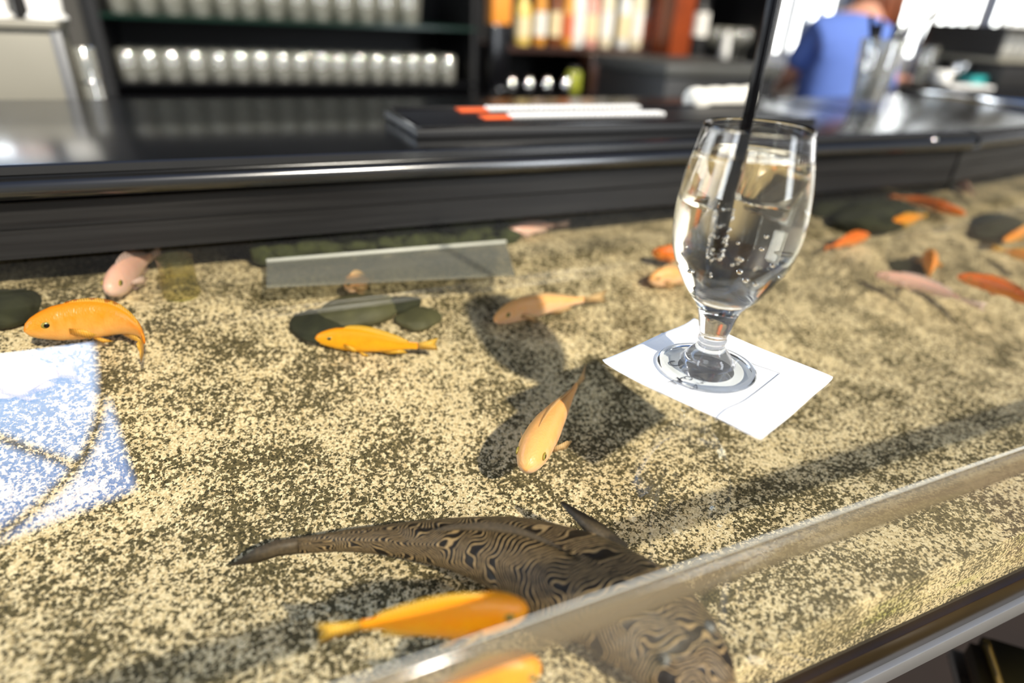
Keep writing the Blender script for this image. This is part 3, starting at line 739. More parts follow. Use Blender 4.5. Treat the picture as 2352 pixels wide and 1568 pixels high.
# pectoral fins
root1 = atZ(1440, 1262, -0.088); tp1 = atZ(1290, 1152, -0.076)
ax = (tp1 - root1); sdv = ax.cross(Vector((0, 0, 1))).normalized()
mid = root1.lerp(tp1, 0.5)
poly = [root1 + sdv * 0.002 + Vector((0, 0, 0.003)), mid + sdv * 0.006, tp1 + sdv * 0.001, tp1 - sdv * 0.002, mid - sdv * 0.008 - Vector((0, 0, 0.003)), root1 - sdv * 0.016 - Vector((0, 0, 0.008))]
cput('pectoral_fin', fin_bm(poly, Vector((0, 0, 1)), 0.0018), M['catfin'])
p, t, sd, u = frame_at(csp, 0.24)
root2 = p + sd * (-0.026 if (sd.y > 0) else 0.026) - u * 0.004
o_ = (root2 - p).normalized()
poly = [root2, root2 + o_ * 0.022 + t * 0.030, root2 + o_ * 0.020 + t * 0.055 - u * 0.004, root2 + o_ * 0.008 + t * 0.040 - u * 0.003, root2 + t * 0.014]
cput('pectoral_fin', fin_bm(poly, u, 0.0014), M['catfin'])
for sg in (1, -1):
    p, t, sd, u = frame_at(csp, 0.085)
    bm = bmesh.new(); sphere_bm(bm, p + sd * sg * 0.019 + u * 0.013, 0.0042, 2); ey = cput('eye', bm, mat('grey eye ring', (0.12, 0.12, 0.11), 0.3))
    bm = bmesh.new(); sphere_bm(bm, p + sd * sg * 0.0212 + u * 0.0148, 0.0026, 2); cput('pupil', bm, M['pupil'], ey)
# barbels beside the mouth
for sg in (1, -1):
    p, t, sd, u = frame_at(csp, 0.02)
    bm = bmesh.new(); tube_bm(bm, [p + sd * sg * 0.012 - u * 0.006, p + sd * sg * 0.018 - u * 0.008 - t * 0.008, p + sd * sg * 0.024 - u * 0.011 - t * 0.012], [0.0012, 0.0009, 0.0004], 8)
    cput('barbel', bm, M['catfin'])

# ================================================================== LEDGE BEHIND THE TANK
def ledge_profile():
    P = [(0.708, 0.0003), (0.703, 0.002), (0.703, 0.030), (0.7015, 0.031), (0.703, 0.032), (0.703, 0.055), (0.701, 0.0565), (0.709, 0.0575), (0.709, 0.0600)]
    for k in range(13):                                     # round nosing
        a = math.radians(-100 - 160 * k / 12)
        P.append((0.691 + 0.0102 * math.cos(a), 0.0715 + 0.0102 * math.sin(a)))
    P += [(0.6945, 0.0825), (0.6950, 0.0895), (0.6965, 0.0912), (0.700, 0.0915)]
    P += [(1.120, 0.0915), (1.124, 0.090), (1.124, 0.060), (1.10, 0.058), (0.76, 0.058), (0.74, 0.0003)]
    return P
XS = 1.16
def bend1(v):                # slight sweep of the long ledge
    return v
led = tag(empty('bar_ledge', (0, 0.72, 0)), 'long raised black wooden ledge with a rounded nosing behind the aquarium top', 'ledge')
def lpart(o, r): o.parent = r; o.location = o.location - r.location; return o
prof = ledge_profile()
def lbend(seam, ang):
    pass
def cut_to_seam(v):          # mitre: the end of the ledge slants
    k = (v.y - 0.70)
    if v.x > 0.9: v.x = min(v.x, XS - 0.0 + k * (-0.18)) if v.x >= XS - 1e-4 else min(v.x, XS + k * (-0.18))
    return v
fas = [p for p in prof if p[1] < 0.0601 and p[0] < 0.72] + [(0.74, 0.0600), (0.74, 0.0003)]
nos = [p for p in prof if 0.0601 <= p[1] < 0.0822 and p[0] < 0.72] + [(0.709, 0.0822), (0.709, 0.0601)]
top = [(0.6945, 0.0825)] + [(0.6950, 0.0895), (0.6965, 0.0912), (0.700, 0.0915), (1.120, 0.0915), (1.124, 0.090), (1.124, 0.066), (0.712, 0.066), (0.712, 0.0825)]
lpart(prism('fascia', fas, -1.3, XS, M['dark_paint'], bend=cut_to_seam), led)
lpart(prism('nosing', nos, -1.3, XS, M['dark_gloss'], bend=cut_to_seam), led)
lpart(prism('top_board', top, -1.3, XS, M['dark_gloss'], bend=cut_to_seam), led)
lpart(box('back_apron', -1.3, 1.05, 1.10, 1.12, FLOOR + 0.005, 0.066, M['black']), led)
# second length of ledge beyond the seam, turned a little
led2 = tag(empty('bar_ledge', (1.165, 0.705, 0)), 'shorter black ledge section to the right of the seam, turned slightly away', 'ledge')
ANG = math.radians(8.5)
def turn(v):
    x = v.x - 1.165; y = v.y - 0.705
    if v.x < 1.3: x += -(y) * 0.18
    return Vector((1.165 + x * math.cos(ANG) - y * math.sin(ANG), 0.705 + x * math.sin(ANG) + y * math.cos(ANG), v.z))
top2 = [(a if a < 1 else a - 0.03, b) for a, b in top]
lpart(prism('fascia', fas, 1.168, 1.78, M['dark_paint'], bend=turn), led2)
lpart(prism('nosing', nos, 1.168, 1.78, M['dark_gloss'], bend=turn), led2)
lpart(prism('top_board', top2, 1.168, 1.70, M['dark_gloss'], bend=turn), led2)
# small knot of metal at the seam
bm = bmesh.new(); sphere_bm(bm, atY(2143, 322, 0.69), 0.007, 2, (1.3, 0.8, 0.8))
tag(link('seam_bracket', bm, M['chrome']), 'small metal bracket over the seam between the two ledge sections', 'bracket')
# chrome strip added to draw the sunlit end of the ledge
A, B, C_ = atZ(2070, 206, 0.098), atZ(2200, 218, 0.098), atZ(2400, 248, 0.098)
bm = bmesh.new(); tube_bm(bm, [A, B, C_], 0.011, 8)
tag(link('sunlit_edge_strip', bm, M['chrome']), 'bright strip added for sunlight along the far right end of the ledge', 'edging')

# ================================================================== NAPKIN, GOBLET, STRAW
B0 = Vector((0.3091, 0.3127, 0.0))
NZ = 0.0016
cA, cB, cC, cD = Vector((0.2385, 0.3480, 0)), Vector((0.353, 0.384, 0)), Vector((0.391, 0.2675, 0)), Vector((0.2845, 0.2280, 0))
def nap_z(u, v, layer):
    base = 0.0004 + layer * 0.0005
    k = 0.0022 * (max(0, u - 0.86) / 0.14) ** 2 + 0.0016 * (max(0, v - 0.9) / 0.1) ** 2 * 0.6
    k += 0.0008 * (1 + math.sin(u * 9 + 2)) * max(0, abs(v - 0.5) - 0.38) * 3
    k += 0.0010 * math.exp(-((u - 0.62) / 0.012) ** 2) * max(0, v - 0.55) * 2      # crease
    return base + k
nap = tag(empty('paper_napkin', (B0.x, B0.y, 0)), 'square white folded paper napkin under the goblet', 'napkin')
for layer in range(2):
    bm = bmesh.new(); N = 44; gr = []
    for i in range(N + 1):
        row = []
        for j in range(N + 1):
            u, v = i / N, j / N
            p = (cD * (1 - u) + cC * u) * (1 - v) + (cA * (1 - u) + cB * u) * v
            w_ = 0.0012 * math.sin(v * 7 + layer) * (1 if u in (0, 1) else 0) + 0.0010 * math.sin(u * 9 + 1 + layer * 2) * (1 if v in (0, 1) else 0)
            p = p + Vector((w_, w_ * 0.6, nap_z(u, v, layer * 1.6)))
            row.append(bm.verts.new(p - Vector((B0.x, B0.y, 0))))
        gr.append(row)
    for i in range(N):
        for j in range(N): bm.faces.new((gr[i][j], gr[i + 1][j], gr[i + 1][j + 1], gr[i][j + 1]))
    o = link('napkin_layer', bm, M['paper'], nap)
    so_ = o.modifiers.new('thick', 'SOLIDIFY'); so_.thickness = 0.00035; so_.offset = 1
def napline(pts):
    return [atZ(a, b, 0.0021) - Vector((B0.x, B0.y, 0)) for a, b in pts]
bm = bmesh.new()
tube_bm(bm, [Vector(q) for q in smooth_prof([tuple(q) for q in napline([(1643, 968), (1650, 955), (1670, 938), (1705, 922), (1733, 903), (1765, 878), (1791, 857)])], 4)], 0.00022, 6)
tube_bm(bm, napline([(1791, 857), (1760, 846), (1735, 838), (1705, 824)]), 0.00014, 6)
link('printed_line', bm, M['ink'], nap)
def text(body, px0, px1, size, par):
    a = atZ(px0[0], px0[1], 0.0022); b_ = atZ(px1[0], px1[1], 0.0022); d_ = b_ - a
    c = bpy.data.curves.new('printed_text', 'FONT'); c.body = body; c.size = size; c.extrude = 0.00004
    t_ = bpy.data.objects.new('t', c); sc.collection.objects.link(t_)
    me = bpy.data.meshes.new_from_object(t_.evaluated_get(bpy.context.evaluated_depsgraph_get())); me.materials.clear(); me.materials.append(M['ink'])
    bpy.data.objects.remove(t_); o = bpy.data.objects.new('printed_text', me); sc.collection.objects.link(o)
    o.parent = par; o.location = a - Vector((B0.x, B0.y, 0)); o.rotation_euler = (0, 0, math.atan2(d_.y, d_.x))
    return o
text('T HO', (1548, 885), (1620, 862), 0.0085, nap)
text('City Heart', (1590, 895), (1640, 866), 0.0040, nap)
text('C', (1546, 842), (1570, 836), 0.0110, nap)

gob = tag(empty('goblet', (B0.x, B0.y, NZ)), 'clear stemmed goblet of sparkling water standing on the white napkin', 'glass')
outer = [(0.0, 0.0006), (0.030, 0.0004), (0.0355, 0.0008), (0.0366, 0.0022), (0.0350, 0.0038), (0.026, 0.0058), (0.0185, 0.0085), (0.0160, 0.0130), (0.0118, 0.0180), (0.0098, 0.0225),
         (0.0106, 0.0255), (0.0100, 0.0290), (0.0118, 0.036), (0.0140, 0.046), (0.0172, 0.053), (0.0250, 0.063), (0.0330, 0.076), (0.0395, 0.091), (0.0422, 0.107), (0.0425, 0.124), (0.0402, 0.145), (0.0362, 0.163), (0.0338, 0.1745)]
rim = [(0.0336, 0.1758), (0.0329, 0.1764), (0.0322, 0.1758)]
inner = [(0.0321, 0.1745), (0.0346, 0.163), (0.0387, 0.145), (0.0410, 0.124), (0.0406, 0.107), (0.0378, 0.091), (0.0310, 0.0775), (0.0220, 0.067), (0.0110, 0.0605), (0.0, 0.0590)]
gp = smooth_prof(outer, 3) + rim + smooth_prof(inner, 3)
gp = [(max(0, r), z) for r, z in gp]
bm = bmesh.new(); lathe_bm(bm, gp, 96)
bowl = link('goblet_body', bm, M['glass'], gob)
M['foot_glass'] = clear_sheet('goblet foot glass', tint=(0.97, 0.98, 0.975), f0=0.05, gain=0.9)
bowl.data.materials.append(M['foot_glass']); bowl.data.materials.append(solid_glass('stem glass', 1.45, clear=0.15))
for p_ in bowl.data.polygons:
    rr_ = math.hypot(p_.center.x, p_.center.y)
    if p_.center.z < 0.0072 and 0.018 < rr_ < 0.0335: p_.material_index = 1
    elif p_.center.z < 0.034 and rr_ < 0.020: p_.material_index = 2
LEV = 0.160
liq = tag(empty('sparkling_water', (B0.x, B0.y, NZ)), 'clear sparkling water filling the goblet almost to the rim', 'drink')
ip = [p for p in smooth_prof(inner[::-1], 3) if p[1] < LEV]
def inner_r(z):
    pr_ = inner[::-1]
    for (r0, z0_), (r1, z1_) in zip(pr_, pr_[1:]):
        if z <= z1_: return r0 + (r1 - r0) * (z - z0_) / (z1_ - z0_)
    return pr_[-1][0]
lp = [(max(0, r) + (0.0003 if r > 0.001 else 0), z - (0.0003 if z < 0.07 else 0)) for r, z in ip]
rl = inner_r(LEV)
lp += [(rl + 0.0003, LEV), (rl - 0.0012, LEV - 0.0008), (rl - 0.004, LEV - 0.0013), (0.012, LEV - 0.0014), (0.0, LEV - 0.0014)]
bm = bmesh.new(); lathe_bm(bm, lp, 96); link('water_body', bm, M['liquid'], liq)
SX = B0.x - 0.0082 * 0.915; SY = B0.y + 0.0082 * 0.40
def in_bowl(z, frac=0.85):
    a = random.uniform(0, 2 * math.pi); r = inner_r(z) * frac * math.sqrt(random.random()); return Vector((r * math.cos(a), r * math.sin(a), z))
bub = None
def bubble(p, r, grp=None):
    global bub
    if bub is None:
        bm = bmesh.new(); sphere_bm(bm, (0, 0, 0), 1.0, 3); bub = link('bubble', bm, M['bubble'], liq); o = bub
    else:
        o = bub.copy(); sc.collection.objects.link(o); o.parent = liq
    o.location = p; o.scale = (r, r, r)
sx, sy = SX - B0.x, SY - B0.y
for i in range(72):
    z = 0.0925 + 0.034 * random.random() ** 1.4; a = random.uniform(0, 2 * math.pi)
    rr_ = 0.0040; bubble(Vector((sx + rr_ * math.cos(a), sy + rr_ * math.sin(a), z)), random.uniform(0.0008, 0.0015))
for i in range(28):
    z = random.uniform(0.075, 0.125); q = in_bowl(z, 0.9)
    if (q.xy - Vector((sx, sy))).length < 0.008: q.x += 0.02
    bubble(q, random.uniform(0.0008, 0.0017))
# ice cubes
icd = [((0.014, 0.004, 0.140), 0.3, 'clear ice cube floating right of the straw'), ((-0.014, 0.012, 0.137), 1.1, 'clear ice cube floating left of the straw'), ((0.004, -0.016, 0.138), 0.7, 'clear ice cube floating nearest the front of the goblet')]
for (x, y, z), a, lb in icd:
    bm = bmesh.new(); box_bm(bm, -0.012, 0.012, -0.011, 0.011, -0.014, 0.014)
    bmesh.ops.bevel(bm, geom=bm.edges[:], offset=0.004, segments=3, affect='EDGES', profile=0.5)
    bmesh.ops.subdivide_edges(bm, edges=bm.edges[:], cuts=1, use_grid_fill=True)
    for v in bm.verts: v.co += v.co.normalized() * 0.0022 * noise.noise(v.co * 160 + Vector((a, 0, 0)))
    o = link('ice_cube', bm, M['ice']); o.location = (B0.x + x, B0.y + y, NZ + z); o.rotation_euler = (0.3 * a, 0.2, a)
    tag(o, lb, 'ice cube')
straw = bmesh.new()
tube_bm(straw, [Vector((SX, SY, NZ + 0.093)), Vector((SX, SY, 0.2)), Vector((SX, SY, 0.34))], 0.0037, 24)
M['straw'] = mat('black straw plastic', (0.002, 0.002, 0.0025), 0.15, spec=0.12)
tag(link('drinking_straw', straw, M['straw']), 'black drinking straw standing in the goblet of sparkling water', 'straw')

# ================================================================== THINGS ON THE LEDGE
LZ = 0.0917
# bar mat with rows of nubs
mtz = LZ + 0.015
a = atZ(975, 290, mtz); b_ = atZ(885, 250, mtz); c_ = atZ(1690, 262, mtz); 
bx0, bx1, by0, by1 = a.x - 0.01, 0.86, a.y, a.y + 0.16
mt = tag(empty('bar_mat', (a.x, a.y, LZ)), 'black rubber bar mat with orange and white nubbed stripes on the ledge', 'bar mat')
lpart(box('mat_base', bx0, bx1, by0, by1, LZ + 0.0005, mtz - 0.004, M['black'], bevel=0.002), mt)
lpart(box('mat_rim', bx0, bx0 + 0.006, by0, by1, mtz - 0.004, mtz, M['black_gloss'], bevel=0.001), mt)
lpart(box('mat_rim', bx0 + 0.006, bx1, by0, by0 + 0.006, mtz - 0.004, mtz, M['black_gloss'], bevel=0.001), mt)
lpart(box('mat_rim', bx0 + 0.006, bx1, by1 - 0.006, by1, mtz - 0.004, mtz, M['black_gloss'], bevel=0.001), mt)
def stripe(pxa, pxm, pxb, nm):
    P0, P1, P2 = atZ(*pxa, mtz), atZ(*pxm, mtz), atZ(*pxb, mtz)
    yy = (P0.y + P2.y) / 2
    yy = min(max(yy, by0 + 0.02), by1 - 0.018)
    o = lpart(box('orange_stripe', P0.x, P1.x, yy - 0.012, yy + 0.012, mtz - 0.004, mtz - 0.001, M['orange_rubber'], bevel=0.0008), mt); o['label'] = 'orange raised stripe'
    bm = bmesh.new(); n_ = int((P2.x - P1.x) / 0.0085)
    for i in range(n_):
        for j in range(3):
            x = P1.x + (i + 0.5) * 0.0085; y = yy - 0.008 + j * 0.008
            lathe_bm(bm, [(0, 0.0), (0.0034, 0.0), (0.0032, 0.004), (0.0022, 0.0055), (0, 0.006)], 10, (x, y, mtz - 0.004))
    o = lpart(link('white_nubs', bm, M['white_rubber']), mt); o['kind'] = 'stuff'; o['label'] = 'white rubber nubs in a row'
stripe((1040, 243), (1108, 244), (1458, 240), 0)
stripe((1100, 262), (1165, 262), (1538, 260), 1)
# rolled towel
p0, p1 = atZ(1588, 228, LZ + 0.022), atZ(1715, 222, LZ + 0.022)
bm = bmesh.new()
pp = [p0.lerp(p1, k / 12) for k in range(13)]
tube_bm(bm, pp, [0.0185 + 0.0012 * math.sin(k * 1.7) for k in range(13)], 24)
tw = tag(link('rolled_towel', bm, M['towel']), 'white rolled towel lying on the ledge behind the straw', 'towel')
sp = []
for k in range(40):
    a_ = k * 0.45; r_ = 0.002 + 0.016 * k / 40; dd = (p1 - p0).normalized(); s_ = dd.cross(Vector((0, 0, 1))).normalized(); sp.append(p1 + dd * 0.001 + s_ * r_ * math.cos(a_) + Vector((0, 0, 1)) * r_ * math.sin(a_))
tube('roll_edge', sp, 0.0009, M['towel'], tw, 6)
# pint glass with straws
PG = atZ(1988, 238, LZ)
def tumbler_prof(r0, r1, h, t=0.0018, base=0.008):
    return [(0, 0.0005), (r0 * 0.95, 0), (r0, 0.002), (r1, h - 0.001), (r1 - t * 0.5, h), (r1 - t, h - 0.001), (r0 - t * 0.6, base), (0, base * 0.9)]
pgo = tag(empty('pint_glass', PG), 'pint glass holding black straws, standing on the ledge before the bartender', 'glass')
bm = bmesh.new(); lathe_bm(bm, tumbler_prof(0.030, 0.043, 0.125), 40); link('glass_body', bm, M['glassware'], pgo)
for i in range(6):
    a_ = i * 1.05; rb = 0.016; rt = 0.034 + 0.010 * (i % 3)
    st = tube('drinking_straw', [PG + Vector((rb * math.cos(a_ + 2.6), rb * math.sin(a_ + 2.6), 0.012)), PG + Vector((0.036 * math.cos(a_ * 1.02), 0.036 * math.sin(a_), 0.150 + 0.008 * (i % 3)))], 0.0045, M['black_gloss'])
    tag(st, 'short black straw standing in the pint glass on the ledge', 'straw', 'straws in the pint glass')
# long thin dark rod leaning in the pint glass
st = tube('bar_spoon', [PG + Vector((-0.012, 0.0, 0.013)), PG + Vector((0.085, -0.03, 0.185))], 0.0022, M['steel'])
tag(st, 'thin long bar spoon leaning out of the pint glass', 'spoon')

# steel box at the left with cups
zt = 0.095 + 0.165
YBX, SCZ = 1.31, -0.06
sv = tag(empty('service_counter', (-0.6, YBX, FLOOR)), 'black service counter behind the left end of the ledge, under the steel box', 'counter')
box('counter_top', -0.6, 0.62, -0.06, 0.34, SCZ - FLOOR - 0.03, SCZ - FLOOR, M['black_gloss'], sv, bevel=0.003)
box('counter_base', -0.58, 0.60, -0.04, 0.33, 0.0005, SCZ - FLOOR - 0.03, M['black'], sv)
q = atY(176, 236, YBX)
cb = empty('steel_box', (q.x, YBX, SCZ)); tag(cb, 'grey steel ice box with an overhanging lid behind the left end of the ledge', 'box'); q2 = atY(128, 62, q.y)
def cpart(o): o.parent = cb; o.location = o.location - cb.location; return o
hx = q.x
cpart(box('box_body', -0.80, hx, q.y, q.y + 0.10, SCZ + 0.006, q2.z - 0.004, M['steel'], bevel=0.004))
cpart(box('corner_strip', hx - 0.012, hx + 0.004, q.y - 0.004, q.y + 0.004, SCZ + 0.004, q2.z - 0.004, M['alu'], bevel=0.002))
cpart(box('lid', -0.80, hx + 0.004, q.y - 0.010, q.y + 0.105, q2.z - 0.004, q2.z + 0.008, M['steel'], bevel=0.003))
cpart(box('box_foot', -0.80, hx - 0.01, q.y + 0.006, q.y + 0.09, SCZ + 0.0003, SCZ + 0.006, M['black']))
lidz = q2.z + 0.008
def cup(px, label, m, r0=0.028, r1=0.036, h=0.075, band=None, dy=0.045):
    y = q.y + dy; c = atY(px, 50, y)
    root = tag(empty('cup', (c.x, y, lidz)), label, 'cup')
    bm = bmesh.new(); lathe_bm(bm, [(0, 0.0003), (r0 + 0.006, 0.0003), (r0 + 0.006, 0.004), (r0, 0.012), (r1, h), (r1 - 0.002, h + 0.001), (r1 - 0.004, h), (r0 - 0.003, 0.014), (0, 0.012)], 32)
    link('cup_body', bm, m, root)
    if band:
        bm = bmesh.new(); lathe_bm(bm, [(r0 + 0.0035, 0.030), (r0 + 0.0052, 0.042)], 32); link('cup_band', bm, band, root)
    return root
cup(112, 'plain white cup with a flared foot, the right one on the steel box', M['white'], r0=0.024, r1=0.029, h=0.1)
cup(-14, 'white cup with a red band, the left one on the steel box', M['white'], r0=0.024, r1=0.030, h=0.1, band=M['red'], dy=0.040)
tag(box('dark_canister', atY(38, 30, q.y + 0.07).x, atY(72, 30, q.y + 0.07).x, q.y + 0.055, q.y + 0.095, lidz, lidz + 0.11, M['black'], bevel=0.004), 'dark square canister between the two cups on the steel box', 'canister')
c = atZ(196, 210, LZ); 
jug = tag(empty('glass_vase', (q.x + 0.024, q.y + 0.03, SCZ)), 'slim clear glass cylinder just right of the steel box', 'vase')
bm = bmesh.new(); lathe_bm(bm, tumbler_prof(0.017, 0.017, 0.205), 32); link('vase_body', bm, M['glassware'], jug)
bm = bmesh.new(); lathe_bm(bm, [(0.0175, 0.150), (0.0185, 0.152), (0.0175, 0.154)], 32); link('vase_ring', bm, M['chrome'], jug)

# ================================================================== BACK BAR
YK = 2.35
def PX(px, py, Y=YK): return atY(px, py, Y)
bb = tag(empty('back_bar', (0.3, YK, FLOOR)), 'black back bar cabinet with two glass shelves behind the ledge', 'back bar')
def bpart(o): o.parent = bb; o.location = o.location - bb.location; return o
xl, xr = PX(262, 100).x, PX(1110, 100).x
zs1 = PX(600, 188).z; zs2 = PX(600, 44).z
bpart(box('counter', xl - 0.05, PX(1760, 150).x, YK - 0.12, YK + 0.45, FLOOR + 0.005, zs1 - 0.035, M['black_gloss']))
bpart(box('back_panel', xl - 0.05, PX(1760, 50).x, YK + 0.45, YK + 0.47, zs1 - 0.035, 1.5, M['black']))
bpart(box('upright', xl - 0.05, xl - 0.02, YK - 0.02, YK + 0.45, zs1 - 0.035, 1.5, M['black']))
bpart(box('upright', xr - 0.035, xr - 0.005, YK + 0.02, YK + 0.45, zs1 - 0.035, 1.5, M['black']))
bpart(box('shelf', xl - 0.02, xr - 0.035, YK - 0.02, YK + 0.44, zs1 - 0.012, zs1, M['black_gloss']))
sh = bpart(box('shelf', xl - 0.02, xr - 0.035, YK - 0.02, YK + 0.44, zs2 - 0.010, zs2, mat('dark green shelf glass', (0.004, 0.022, 0.014), 0.15))); sh['label'] = 'green edged glass shelf'
def glassware(prof, name, pos, label, group, cat='glass', n=20, first={}):
    k = name + label
    if k not in first:
        bm = bmesh.new(); lathe_bm(bm, prof, n); o = link(name, bm, M['glassware']); first[k] = o
    else:
        o = first[k].copy(); sc.collection.objects.link(o)
    o.location = pos; tag(o, label, cat, group)
    return o
tum = tumbler_prof(0.026, 0.034, 0.105)
tum2 = tumbler_prof(0.029, 0.031, 0.085, 0.003, 0.018)
wine = [(0, 0.0005), (0.030, 0.0005), (0.030, 0.002), (0.006, 0.006), (0.004, 0.012), (0.004, 0.055), (0.012, 0.062), (0.032, 0.085), (0.036, 0.105), (0.031, 0.135), (0.029, 0.135), (0.034, 0.105), (0.029, 0.085), (0.008, 0.066), (0, 0.065)]
for row in range(3):
    x = xl + 0.03 + (row % 2) * 0.035
    while x < xr - 0.20:
        glassware(tum, 'tumbler', (x + random.uniform(-0.004, 0.004), YK + 0.04 + row * 0.085, zs2 + 0.0005), 'clear tumbler in the ' + ('front', 'middle', 'rear')[row] + ' row on the upper glass shelf', ('front', 'middle', 'rear')[row] + ' row of tumblers on the upper shelf')
        x += 0.073
for row in range(3):
    x = xl + 0.02 + (row % 2) * 0.035
    while x < xr - 0.07:
        glassware(tum2, 'rocks_glass', (x + random.uniform(-0.004, 0.004), YK + 0.04 + row * 0.085, zs1 + 0.0005), 'clear short glass in the ' + ('front', 'middle', 'rear')[row] + ' row on the lower shelf', ('front', 'middle', 'rear')[row] + ' row of short glasses on the lower shelf')
        x += 0.064
# tall black tap tower and orange panel behind it
tp = PX(1140, 190, YK - 0.05)
tt = tag(empty('tap_tower', (tp.x, YK - 0.05, zs1 - 0.035)), 'black square tap tower between the glass shelves and the bottles', 'tap tower')
hz = PX(1140, 55, YK - 0.05).z - (zs1 - 0.035)
box('tower_body', -0.034, 0.034, -0.03, 0.03, 0.0005, hz, M['black_gloss'], tt, bevel=0.006)
box('tower_cap', -0.036, 0.036, -0.032, 0.032, hz, hz + 0.26, M['orange_panel'], tt, bevel=0.003)['label'] = 'orange upper half of the tower'
bm = bmesh.new(); sphere_bm(bm, (0.0, -0.036, 0.022), 0.009, 2); link('tap_knob', bm, M['chrome'], tt)
# low dark cabinet and bottle shelf
bsz = PX(1300, 108, YK + 0.12).z
bx0_, bx1_ = PX(1168, 80, YK).x, PX(1532, 80, YK).x
sb = tag(empty('bottle_shelf', (bx0_, YK + 0.1, zs1 - 0.035)), 'dark shelf board carrying the liquor bottles', 'shelf')
box('shelf_board', 0, bx1_ - bx0_, 0, 0.30, bsz - (zs1 - 0.035) - 0.02, bsz - (zs1 - 0.035), M['wood_dark'], sb)
for x in (0.0, bx1_ - bx0_ - 0.02): box('shelf_bracket', x, x + 0.02, 0.0, 0.30, 0.0005, bsz - (zs1 - 0.035) - 0.02, M['wood_dark'], sb)
dx = PX(1352, 150).x
dc = tag(empty('drawer_box', (dx, YK - 0.02, zs1 - 0.035)), 'dark walnut drawer box below the bottles at the right', 'drawer box')
box('drawer_body', 0, bx1_ - dx - 0.01, 0, 0.10, 0.0005, bsz - (zs1 - 0.035) - 0.012, M['wood_dark'], dc, bevel=0.004)
box('drawer_handle', 0.10, 0.20, -0.014, -0.006, 0.045, 0.052, M['steel'], dc)
# bottles
def bottle_prof(r, h, neck=0.3, nr=0.012):
    hb = h * (1 - neck)
    return [(0, 0.001), (r * 0.92, 0.0), (r, 0.005), (r, hb * 0.86), (r * 0.86, hb * 0.96), (nr * 1.3, hb * 1.08), (nr, hb * 1.16), (nr, h * 0.97), (nr * 1.2, h * 0.98), (nr * 1.2, h), (0, h)]
cols = {'amber': (0.75, 0.33, 0.05), 'gold': (0.90, 0.62, 0.15), 'clear': (0.85, 0.85, 0.80), 'brown': (0.22, 0.07, 0.02), 'green': (0.35, 0.38, 0.04), 'pink': (0.85, 0.42, 0.33), 'cream': (0.90, 0.78, 0.55)}
BM = {k: mat(k + ' bottle', v, 0.12, var=0.08, spec=0.8, coat=0.5) for k, v in cols.items()}
LAB = {'w': mat('white label', (0.88, 0.85, 0.78), 0.6), 'r': mat('rust label', (0.60, 0.14, 0.05), 0.6), 'c': mat('cream label', (0.85, 0.70, 0.42), 0.6), 'k': mat('black label', (0.02, 0.02, 0.02), 0.5)}
bl = [(1195, 'gold', 'c', 0.032, 0.21, 'stout gold bottle at the left end of the bottle shelf'), (1232, 'amber', 'w', 0.026, 0.25, 'slim amber bottle second from the left on the bottle shelf'),
      (1262, 'brown', 'c', 0.024, 0.26, 'dark brown bottle with a cream label, third from the left'), (1290, 'amber', 'r', 0.026, 0.24, 'amber bottle with a rust label left of the white one'),
      (1318, 'clear', 'w', 0.030, 0.27, 'pale bottle with a tall white label at the middle of the shelf'), (1352, 'pink', 'c', 0.026, 0.25, 'pinkish bottle just right of the tall white label'),
      (1384, 'cream', 'w', 0.030, 0.28, 'cream bottle with a broad white label'), (1416, 'clear', 'c', 0.028, 0.26, 'pale bottle with a cream label above the drawer box'),
      (1446, 'cream', 'w', 0.028, 0.29, 'tall cream bottle fourth from the wooden post'), (1472, 'brown', 'r', 0.024, 0.24, 'brown bottle with a rust label third from the wooden post'),
      (1496, 'clear', 'w', 0.026, 0.27, 'pale bottle second from the wooden post'), (1520, 'pink', 'r', 0.022, 0.22, 'pink bottle with a rust foot label beside the wooden post')]
for px, kd, lbm, r, h, lb in bl:
    c = PX(px, 90, YK + 0.16 + random.uniform(0, 0.04)); root = tag(empty('liquor_bottle', (c.x, YK + 0.16, bsz)), lb, 'bottle')
    bm = bmesh.new(); lathe_bm(bm, bottle_prof(r, h), 28); link('bottle_body', bm, BM[kd], root)
    bm = bmesh.new(); lathe_bm(bm, [(r + 0.0006, h * 0.14), (r + 0.0006, h * 0.48)], 28); link('label', bm, LAB[lbm], root)
    bm = bmesh.new(); lathe_bm(bm, [(0.0152, h * 0.90), (0.0152, h + 0.004), (0, h + 0.004)], 20); link('cap', bm, LAB['k'], root)
for i, px in enumerate((1176, 1216, 1258, 1302)):
    c = PX(px, 160, YK - 0.02)
    root = tag(empty('shot_glass', (c.x, YK - 0.02, zs1 - 0.035)), 'small dark shaker with a steel top, ' + ('nearest the tap tower', 'second from the tap tower', 'third from the tap tower', 'nearest the olive jar')[i], 'shaker', 'shakers under the bottles')
    bm = bmesh.new(); lathe_bm(bm, [(0, 0.0005), (0.020, 0.0005), (0.020, 0.030), (0.0, 0.030)], 20); link('shaker_body', bm, M['black_gloss'], root)
    bm = bmesh.new(); lathe_bm(bm, [(0.019, 0.030), (0.016, 0.050), (0.008, 0.058), (0, 0.059)], 20); link('shaker_top', bm, M['chrome'], root)
    root.name = 'spice_shaker'
gb = PX(1330, 130, YK - 0.01); root = tag(empty('olive_jar', (gb.x, YK + 0.02, zs1 - 0.035)), 'squat olive green jar left of the drawer box', 'jar')
bm = bmesh.new(); lathe_bm(bm, [(0, 0.0005), (0.028, 0.0005), (0.030, 0.01), (0.030, 0.070), (0.022, 0.082), (0, 0.082)], 28); link('jar_body', bm, BM['green'], root)
bm = bmesh.new(); lathe_bm(bm, [(0.023, 0.080), (0.023, 0.092), (0, 0.092)], 28); link('jar_lid', bm, LAB['k'], root)
